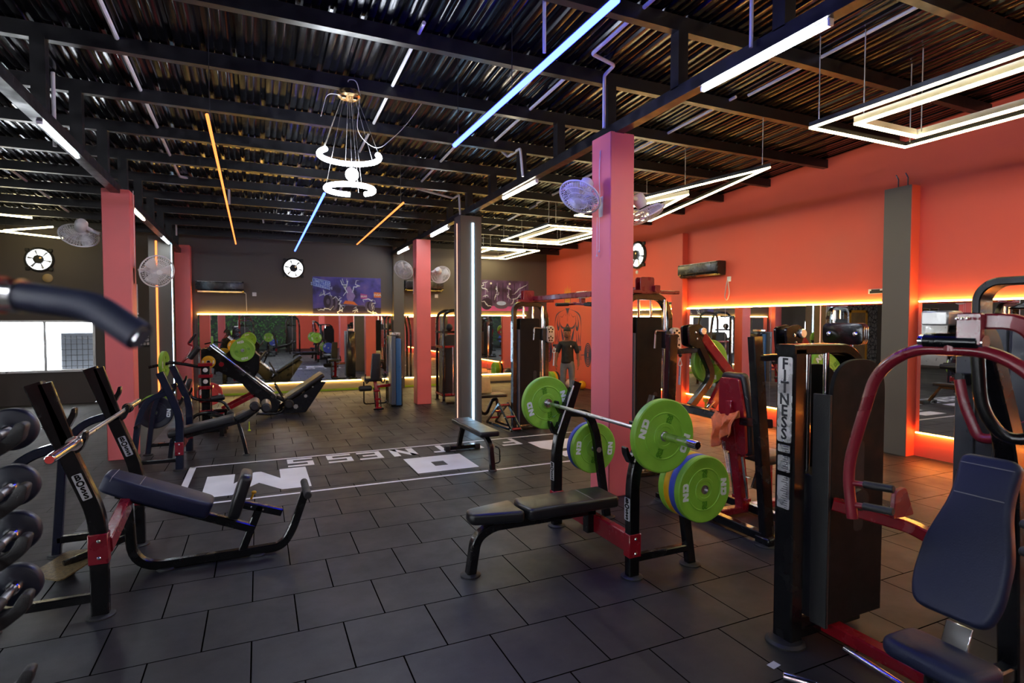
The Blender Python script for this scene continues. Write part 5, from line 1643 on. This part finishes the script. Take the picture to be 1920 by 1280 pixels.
t = thing('wall_sticker', 'small black lettered sticker above the mirror by the grey pilaster', 'sticker', (XR, 5.02, 2.17))
obj('backing', MB().bb((XR - .003, 4.92, 2.135), (XR, 5.14, 2.20)), M_letter, t)
obj('print', MB().bb((XR - .004, 4.94, 2.14), (XR - .003, 5.12, 2.175)).bb((XR - .004, 4.98, 2.175), (XR - .003, 5.10, 2.195)), M_rubber, t)
t = thing('wall_sticker', 'small black lettered sticker above the mirror by the red pilaster', 'sticker', (XR, 9.3, 2.12))
obj('backing', MB().bb((XR - .003, 9.2, 2.09), (XR, 9.42, 2.155)), M_letter, t)
obj('print', MB().bb((XR - .004, 9.22, 2.095), (XR - .003, 9.40, 2.13)).bb((XR - .004, 9.25, 2.13), (XR - .003, 9.38, 2.15)), M_rubber, t)


# ------------------------------------------------------------------ posters (plain stand-ins: weights, signs and lightning)
def poster_mat(name, ca, cb, cc):
    m, nt, b = nodes(name)
    tc = nt.nodes.new('ShaderNodeTexCoord')
    n = nt.nodes.new('ShaderNodeTexNoise')
    n.inputs['Scale'].default_value = 2.6
    n.inputs['Detail'].default_value = 7
    cr = nt.nodes.new('ShaderNodeValToRGB')
    e = cr.color_ramp.elements
    e[0].position, e[0].color = .36, hx(ca)
    e[1].position, e[1].color = .68, hx(cc)
    q = e.new(.52)
    q.color = hx(cb)
    nt.links.new(tc.outputs['Object'], n.inputs['Vector'])
    nt.links.new(n.outputs['Fac'], cr.inputs[0])
    nt.links.new(cr.outputs[0], b.inputs['Base Color'])
    b.inputs['Roughness'].default_value = .45
    return m


P_sky = mat('poster_pale_blue', hx('a9c4f2'), .5)
P_blue = mat('poster_blue', hx('4a63c8'), .5)
P_lil = mat('poster_lilac', hx('8c7bb8'), .5)
P_or = mat('poster_orange', hx('d9773a'), .5)
P_mag = mat('poster_magenta', hx('b0509a'), .5)
P_dk = mat('poster_dark', hx('241c38'), .5)
P_dk2 = mat('poster_grey', hx('54506c'), .5)


def zig(seed, a, b, n=9, amp=.07):
    rr = random.Random(seed)
    return [(a[0] + (b[0] - a[0]) * i / n + rr.uniform(-amp, amp) * (0 < i < n), a[1] + (b[1] - a[1]) * i / n + rr.uniform(-amp, amp) * (0 < i < n)) for i in range(n + 1)]


def disc(mb, c, rx, rz, o, z, n=26):
    mb.poly([(c[0] + rx * math.cos(2 * PI * k / n), c[1] + rz * math.sin(2 * PI * k / n)) for k in range(n)], o, X3, Z3, z)


def poster(x0, x1, z0, z1, label, base, kind):
    o = V((x0, YB - .006, z0))
    W, H = x1 - x0, z1 - z0
    t = thing('poster', label, 'poster', o)
    obj('sheet', MB().bb((x0, YB - .006, z0), (x1, YB - .001, z1)), base, t)
    L = {k: MB() for k in ('dk', 'sky', 'blue', 'lil', 'or', 'mag', 'gr', 'wh')}
    if kind == 1:
        L['dk'].poly([(0, 0), (W, 0), (W, .16), (.9, .22), (0, .13)], o, X3, Z3, .001)
        L['blue'].poly([(.0, .70), (.42, .60), (.42, .82), (0, .90)], o, X3, Z3, .001)
        L['sky'].ribbon([(.01, .71), (.41, .61), (.41, .81), (.01, .89)], .012, o, X3, Z3, .0015)
        L['sky'].text('LIMITLESS', .105, o + X3 * .21 + Z3 * .785 - Y3 * .002, V((1, 0, -.22)), V((0, 0, 1)), .0004, .002)
        L['sky'].text('STRENGTH', .105, o + X3 * .21 + Z3 * .695 - Y3 * .002, V((1, 0, -.22)), V((0, 0, 1)), .0004, .002)
        L['mag'].poly([(1.16, .40), (1.33, .38), (1.33, .50), (1.16, .53)], o, X3, Z3, .001)
        L['wh'].text('BEAR', .07, o + X3 * 1.245 + Z3 * .452 - Y3 * .002, X3, Z3, .0004, .001)
        L['or'].poly([(1.50, .43), (1.68, .43), (1.68, .56), (1.50, .57)], o, X3, Z3, .001)
        L['wh'].text('INSA', .09, o + X3 * 1.59 + Z3 * .497 - Y3 * .002, X3, Z3, .0004, .001)
        for k in range(5):                                  # thick dumbbell at left, barbell end at right
            disc(L['gr' if k % 2 else 'dk'], (.34 + .055 * (4 - k), .31 - .012 * (4 - k)), .09, .17, o, .002 + .0004 * k)
        disc(L['gr'], (.36, .31), .04, .07, o, .0045)
        L['gr'].ribbon([(.5, .27), (.9, .22), (1.25, .21)], .03, o, X3, Z3, .0018)
        for k in range(3):
            disc(L['gr' if k % 2 == 0 else 'dk'], (1.34 + .05 * k, .21), .07, .12, o, .002 + .0004 * k)
        for k, (a, b_) in enumerate((((.10, .12), (.48, .14)), ((.14, .48), (.30, .55)), ((.3, .55), (.58, .32)), ((.72, .9), (.78, .62)), ((.62, .02), (.72, .2)), ((1.0, .02), (1.06, .2)), ((1.22, .34), (1.52, .36)), ((1.52, .36), (1.5, .1)), ((1.12, .86), (1.0, .55)), ((1.36, .10), (1.6, .02)), ((.82, .9), (.74, .45)), ((.62, .45), (.72, .12)))):
            L['wh'].ribbon(zig(k, a, b_), .016, o, X3, Z3, .003, True)
            L['sky'].ribbon(zig(k, a, b_), .034, o, X3, Z3, .0024, True)
        L['or'].ribbon([(.74, .26), (.78, .30), (.98, .28), (1.08, .22)], .09, o, X3, Z3, .0012, True)
        L['lil'].ribbon([(.86, .70), (.92, .45), (.90, .28)], .22, o, X3, Z3, .0011, True)
    else:
        for k in range(9):
            L['lil' if k % 2 else 'dk'].ribbon([(.05 + .18 * k, .28), (.05 + .18 * k, .80)], .022, o, X3, Z3, .001)
        L['mag'].poly([(0, 0), (W, 0), (W, .12), (0, .15)], o, X3, Z3, .0012)
        disc(L['dk'], (.27, .2), .17, .17, o, .002)
        disc(L['dk'], (1.3, .22), .17, .17, o, .002)
        disc(L['gr'], (.72, .16), .21, .10, o, .002)
        disc(L['sky'], (.72, .22), .15, .06, o, .0024)
        L['gr'].ribbon([(.27, .2), (1.3, .22)], .03, o, X3, Z3, .0018)
        for k, (a, b_) in enumerate((((.0, .62), (.30, .84)), ((.02, .70), (.34, .55)), ((.10, .30), (.42, .12)), ((.16, .40), (.34, .42)), ((1.05, .48), (1.55, .80)), ((1.1, .34), (1.5, .55)), ((.50, .30), (.62, .55)), ((.92, .55), (1.0, .28)), ((1.0, .2), (1.15, .4)), ((.6, .7), (.56, .52)), ((.9, .72), (1.0, .6)))):
            L['wh'].ribbon(zig(k + 40, a, b_, 8, .04), .014, o, X3, Z3, .003, True)
            L['sky'].ribbon(zig(k + 40, a, b_, 8, .04), .03, o, X3, Z3, .0024, True)
        for x in (.4, .98):
            disc(L['wh'], (x, .78), .03, .03, o, .002)
    mats = {'dk': P_dk, 'sky': P_sky, 'blue': P_blue, 'lil': P_lil, 'or': P_or, 'mag': P_mag, 'gr': P_dk2, 'wh': M_letter}
    for k, mb in L.items():
        if mb.v:
            obj('print', mb, mats[k], t)


poster(1.24, 2.92, 1.94, 2.87, 'blue-violet poster with lightning and LIMITLESS STRENGTH sign', poster_mat('poster_violet_print', '2a2352', '4a46a0', '6a5aa0'), 1)
poster(5.62, 7.2, 2.05, 2.92, 'purple poster with two dark plates and lightning near the corner', poster_mat('poster_purple_print', '2c2138', '56426e', '6f6088'), 2)

# ------------------------------------------------------------------ mural on the red wall (child of the wall): lifting torso in outline
o = V((XR, 13.55, 0))
A, B_ = -Y3, Z3                     # image right = towards -Y
mu, mr, my = MB(), MB(), MB()
def ln(pts, w=.022, mb=None, mirror=True, taper=True):
    P = [V((*p, 0)) for p in pts]
    q = [(p.x, p.y) for p in fillet(P, .2, 4)] if len(pts) > 2 else pts
    for s in ((1, -1) if mirror else (1,)):
        (mb or mu).ribbon([(p[0] * s, p[1]) for p in q], w * 1.7, o, A, B_, .003, taper)
ln([(.14, 2.08), (.45, 2.02), (.66, 1.92), (.72, 1.7), (.72, 1.3)], .026)
ln([(.50, 1.95), (.60, 1.70), (.52, 1.50), (.46, 1.62), (.44, 1.9)], .05)
ln([(.56, 1.5), (.60, 1.3), (.55, 1.1)], .025)
ln([(.45, 1.5), (.50, 1.2), (.48, 1.06)], .03)
ln([(.70, 1.45), (.66, 1.25), (.70, 1.1)], .025)
ln([(.05, 1.62), (.22, 1.55), (.38, 1.62), (.47, 1.78)], .035)
ln([(0, 1.68), (.08, 1.58)], .06)
ln([(.40, 1.62), (.30, 1.42), (.22, 1.2), (.25, 1.0)], .06)
ln([(.06, 1.40), (.16, 1.36), (.18, 1.28)], .025)
ln([(.05, 1.22), (.15, 1.20), (.17, 1.10)], .025)
ln([(0, 1.6), (0, .95)], .02, mirror=False)
ln([(.26, 1.0), (.34, .6), (.36, .2), (.34, .02)], .02)
ln([(.10, .7), (.12, .3), (.10, .05)], .016)
ln([(.14, 2.12), (.16, 2.3), (.16, 2.62)], .014)
ln([(.05, 2.05), (.10, 1.9)], .02, mr)
ln([(.02, 2.0), (.02, 1.75)], .012, mr)
ln([(.15, 1.98), (.3, 1.86), (.42, 1.9)], .016, mr)
for s in (1, -1):
    mu.poly([(s * .44, 1.10), (s * .73, 1.10), (s * .73, .97), (s * .44, .99)] if s > 0 else [(-.44, .99), (-.73, .97), (-.73, 1.10), (-.44, 1.10)], o, A, B_, .002)
    for k in range(4):
        mu.ribbon([(s * (.48 + .07 * k), .92), (s * (.475 + .075 * k), .74), (s * (.51 + .075 * k), .73), (s * (.53 + .07 * k), .88)], .014, o, A, B_, .003, True)
    if s > 0 or True:
        for k in range(5):
            rx, rz = .16 - .03 * k, .30 - .055 * k
            cc = s * (1.06 + .0 * k)
            mu.ribbon([(cc + rx * math.cos(2 * PI * j / 26), .88 + rz * math.sin(2 * PI * j / 26)) for j in range(27)], .03, o, A, B_, .003 + .0002 * k)
        mu.ribbon([(s * .72, .86), (s * .98, .88)], .02, o, A, B_, .004)
for z in (2.32, 2.40, 2.48):
    my.ribbon([(-.15, z), (0, z - .025), (.15, z)], .06, o, A, B_, .004)
for k in range(5):
    x = -.14 + .07 * k
    my.poly([(x - .028, 2.53), (x + .028, 2.53), (x, 2.70 if k != 2 else 2.76)], o, A, B_, .004)
mu.poly([(-.12, 2.12), (.12, 2.12), (.04, 2.0), (0, 1.93), (-.04, 2.0)], o, A, B_, .0025)
obj('mural', mu, M_outline, wall_right)
obj('mural', mr, M_outred, wall_right)
obj('mural', my, M_muryel, wall_right)
# ------------------------------------------------------------------ the man standing by the mural
def skin(verts, edges, sub=2):
    """grow a surface on a skeleton: verts = (co, rx, ry)"""
    me = bpy.data.meshes.new('sk')
    me.from_pydata([v[0] for v in verts], edges, [])
    ob = bpy.data.objects.new('sk', me)
    C.objects.link(ob)
    md = ob.modifiers.new('skin', 'SKIN')
    md.use_smooth_shade = True
    for i, v in enumerate(verts):
        d = me.skin_vertices[0].data[i]
        d.radius = (v[1], v[2])
        d.use_root = (i == 0)
    s = ob.modifiers.new('sub', 'SUBSURF')
    s.levels = s.render_levels = sub
    dg = bpy.context.evaluated_depsgraph_get()
    m2 = bpy.data.meshes.new_from_object(ob.evaluated_get(dg))
    mb = MB().add([v.co[:] for v in m2.vertices], [tuple(p.vertices) for p in m2.polygons])
    bpy.data.objects.remove(ob)
    bpy.data.meshes.remove(me)
    bpy.data.meshes.remove(m2)
    return mb


BX, BY = 6.42, 11.15
fw = V((-.50, -.866, 0)).normalized()      # towards the viewer
rt = V((.866, -.50, 0)).normalized()       # the man's left side, image right
def W(r, f, z):
    return tuple(V((BX, BY, 0)) + rt * r + fw * f + Z3 * z)


t = thing('person', 'man in black short-sleeved shirt and grey jeans standing by the mural', 'person', (BX, BY, 0))
vb, eb = [], []
def av(r, f, z, a, b=None, link=None):
    vb.append((W(r, f, z), a, b or a))
    if link is not None:
        eb.append((link, len(vb) - 1))
    return len(vb) - 1


pel = av(0, 0, .86, .105, .09)
wa = av(0, .01, 1.0, .115, .09, pel)
ch = av(0, .01, 1.16, .125, .095, wa)
up_ = av(0, 0, 1.27, .10, .08, ch)
nk = av(0, .005, 1.345, .05, .052, up_)
h1 = av(-.005, .03, 1.405, .064, .074, nk)
h2 = av(-.01, .03, 1.47, .082, .096, h1)
h3 = av(-.01, .015, 1.545, .078, .09, h2)
nose = av(-.015, .122, 1.462, .009, .010, h2)
for s in (-1, 1):
    av(-.01 + s * .072, .015, 1.465, .012, .018, h2)
fing = []
for s in (-1, 1):
    sh = av(s * .155, 0, 1.255, .055, .055, up_)
    el = av(s * .235, -.02 if s > 0 else .0, 1.03, .04, .04, sh)
    wr = av(s * (.25 if s > 0 else .265), .03 if s > 0 else .06, .815, .026, .026, el)
    pm = av(s * (.245 if s > 0 else .265), .04 if s > 0 else .075, .755, .026, .036, wr)
    for k in range(4):
        q = (k - 1.5) * .017
        l = (.062, .072, .068, .052)[k]
        f1 = av(s * (.245 if s > 0 else .265), (.045 if s > 0 else .08) + q, .715, .009, .009, pm)
        f2 = av(s * (.238 if s > 0 else .258), (.05 if s > 0 else .085) + q, .715 - l * .55, .0085, .0085, f1)
        av(s * (.225 if s > 0 else .245), (.053 if s > 0 else .088) + q, .715 - l, .007, .007, f2)
    th = av(s * .235, (.075 if s > 0 else .11), .745, .010, .010, pm)
    av(s * .225, (.09 if s > 0 else .122), .715, .008, .008, th)
    hp = av(s * .085, 0, .78, .07, .07, pel)
    kn = av(s * .10, .02 if s < 0 else .01, .44, .055, .058, hp)
    an = av(s * .115, -.02 if s < 0 else 0, .09, .036, .04, kn)
    he = av(s * .12, .03 if s < 0 else .05, .035, .035, .03, an)
    av(s * .135, .13 if s < 0 else .15, .03, .03, .022, he)
obj('body', skin(vb, eb), M_skin, t, 60)
vs_, es_ = [], []
def sv(r, f, z, a, b, link=None):
    vs_.append((W(r, f, z), a, b))
    if link is not None:
        es_.append((link, len(vs_) - 1))
    return len(vs_) - 1
a0 = sv(0, .01, 1.0, .155, .115)
sv(0, .01, .78, .20, .145, a0)
a1 = sv(0, .01, 1.15, .158, .115, a0)
a2 = sv(0, 0, 1.265, .105, .085, a1)
sv(0, .0, 1.325, .062, .062, a2)
for s in (-1, 1):
    b1 = sv(s * .155, 0, 1.245, .066, .066, a2)
    b2 = sv(s * .212, -.01, 1.11, .062, .062, b1)
    sv(s * .238, -.015, 1.01, .062, .06, b2)
obj('shirt', skin(vs_, es_), M_shirt, t, 60)
vs_, es_ = [], []
a0 = sv(0, 0, .83, .15, .115)
sv(0, 0, .89, .12, .10, a0)
for s in (-1, 1):
    b1 = sv(s * .09, 0, .76, .098, .098, a0)
    b2 = sv(s * .10, .02 if s < 0 else .01, .45, .07, .07, b1)
    sv(s * .115, -.015 if s < 0 else .005, .08, .058, .062, b2)
obj('jeans', skin(vs_, es_), M_jeans, t, 60)
for s in (-1, 1):
    y0 = .07 if s < 0 else .09
    c = V(W(s * .125, y0, .04))
    mb = MB().sphere((0, 0, 0), .05, (.95, 2.5, .8), 16, 10)
    R_ = Matrix((rt, fw, Z3)).transposed()
    mb.v = [tuple(c + R_ @ V((v[0], v[1], max(v[2], -.038)))) for v in mb.v]
    obj('shoe', mb, M_shoe, t, 60)
hm = MB()
R_ = Matrix((rt, fw, Z3)).transposed()
for c_, r_ in (((-.01, -.010, 1.553), (.089, .100, .074)), ((-.01, -.034, 1.505), (.090, .074, .092))):
    q = MB().sphere((0, 0, 0), 1, r_, 22, 14)
    hm.add([V(W(*c_)) + R_ @ V(v) for v in q.v], q.f)
obj('hair', hm, M_hair, t, 60)
for s in (-1, 1):
    obj('eye', MB().sphere(W(-.012 + s * .03, .101 + (.009 if s < 0 else 0), 1.487), .007, (1.3, 1.2, .7), 10, 8), M_hair, t, 60)
    obj('eyebrow', MB().tube([W(-.012 + s * .015, .108 + (.006 if s < 0 else 0), 1.503), W(-.012 + s * .05, .096 + (.009 if s < 0 else 0), 1.503)], .004, 6), M_hair, t)
obj('beard', MB().tube([W(-.075, .045, 1.44), W(-.058, .072, 1.405), W(-.012, .096, 1.388), W(.036, .072, 1.405), W(.054, .045, 1.44)], .012, 8), M_hair, t, 60)
obj('moustache', MB().tube([W(-.038, .095, 1.437), W(-.012, .108, 1.441), W(.015, .095, 1.437)], .006, 6), M_hair, t, 60)
obj('shirt_logo', MB().box(W(.075, .118, 1.19), (.02, .006, .035), .002), M_letter, t)
obj('sleeve_badge', MB().sphere(W(-.275, .04, 1.12), .022, (.6, .8, 1.1), 10, 8), M_letter, t)
# ------------------------------------------------------------------ the part of the hall behind the viewer, seen in the mirrors
def top(name, word):
    return [o for o in C.objects if o.parent is None and o.get('label') and word in o['label'] and o.name.split('.')[0] == name][0]


def again(src, d, rz, label):
    return place(copy_tree(src), V(src.location) + V(d) if rz == 0 else V(d), (0, 0, rz), label)


again(top('arched_pulley_tower', 'middle red'), (-4.6, -15.5, 0), 0, 'arched pulley tower reflected at the left of the long back mirror')
again(top('arched_pulley_tower', 'middle red'), (-2.2, -17.0, 0), 0, 'arched pulley tower reflected deep in the middle of the back mirror')
again(top('decline_bench', 'rollers'), (1.7, -11.0, 0), 0, 'decline bench reflected low in the back mirror above the plinth')
again(top('flat_bench', 'lettering'), (.4, -8.6, 0), 0, 'flat bench reflected in the back mirror beyond the leg press')
again(top('leg_extension', 'backrest'), (-3.6, -13.4, 0), 0, 'leg extension reflected in the back mirror left of centre')
for k, (c, x, y, z, lb) in enumerate((('green', .45, -1.2, .95, 'green plate reflected in the middle of the back mirror'), ('green', -1.2, -4.6, 1.1, 'green plate reflected at the left of the back mirror'), ('blue', .75, -5.0, .6, 'blue plate reflected in the back mirror near the leg extension'))):
    t = thing('plate_tree', 'black plate post holding the ' + lb, 'plate rack', (x, y, 0))
    obj('post', MB().bar([(x, y - .1, .02), (x, y - .1, z + .25)], .06, .06, X3), M_black, t)
    obj('peg', MB().cyl((x, y - .1, z), (x, y + .12, z), .022, 12), M_steel, t)
    obj('base', MB().bb((x - .3, y - .4, 0), (x + .3, y + .2, .04), .006), M_black, t)
    plate(c, (x, y + .03, z), lb, (0, .7 * k, 0))
# leafy panel on the front wall
rr = random.Random(5)
lv = MB()
for k in range(900):
    x, z = rr.uniform(-3.6, 1.8), rr.uniform(.3, 3.2)
    a, s = rr.uniform(0, 6.3), rr.uniform(.08, .2)
    d = V((math.cos(a), rr.uniform(.1, .5), math.sin(a))).normalized()
    n_ = d.cross(V((rr.uniform(-.4, .4), 1, rr.uniform(-.4, .4)))).normalized()
    p = V((x, YF + .03 + rr.uniform(0, .08), z))
    lv.add([p, p + d * s * .5 + n_ * s * .22, p + d * s, p + d * s * .5 - n_ * s * .22], [(0, 1, 2, 3)])
fo = obj('foliage_panel', lv, mat('green_leaves', hx('3f7a35'), .5, var=.5, vscale=8))
tag(fo, 'green leafy wall panel reflected deep in the back mirror', 'foliage')
fo['kind'] = 'stuff'
# ------------------------------------------------------------------ camera, world, view
cam = bpy.data.cameras.new('camera')
co = bpy.data.objects.new('camera', cam)
C.objects.link(co)
yaw, pit = math.radians(24.28), math.radians(2.04)
F = V((math.sin(yaw) * math.cos(pit), math.cos(yaw) * math.cos(pit), -math.sin(pit)))
co.location = (0, 0, 1.75)
co.rotation_euler = F.to_track_quat('-Z', 'Y').to_euler()
cam.sensor_width = 36
cam.lens = 36 * 1053 / 1920
cam.clip_start = .05
cam.clip_end = 200
cam.dof.use_dof = True
cam.dof.focus_distance = 4.6
cam.dof.aperture_fstop = 2.6
sc = bpy.context.scene
sc.camera = co
w = bpy.data.worlds.new('world')
w.use_nodes = True
sc.world = w
w.node_tree.nodes['Background'].inputs[0].default_value = (.93, .97, 1, 1)
w.node_tree.nodes['Background'].inputs[1].default_value = 5.0
sc.view_settings.view_transform = 'Standard'
sc.view_settings.look = 'None'
sc.view_settings.exposure = 2.0
sc.view_settings.gamma = 1
sc.view_settings.use_curve_mapping = False
sc.cycles.max_bounces = 10
sc.cycles.diffuse_bounces = 5
sc.cycles.glossy_bounces = 6
sc.cycles.use_denoising = True
sc.cycles.sample_clamp_indirect = 6
sc.cycles.caustics_reflective = False
sc.cycles.caustics_refractive = False
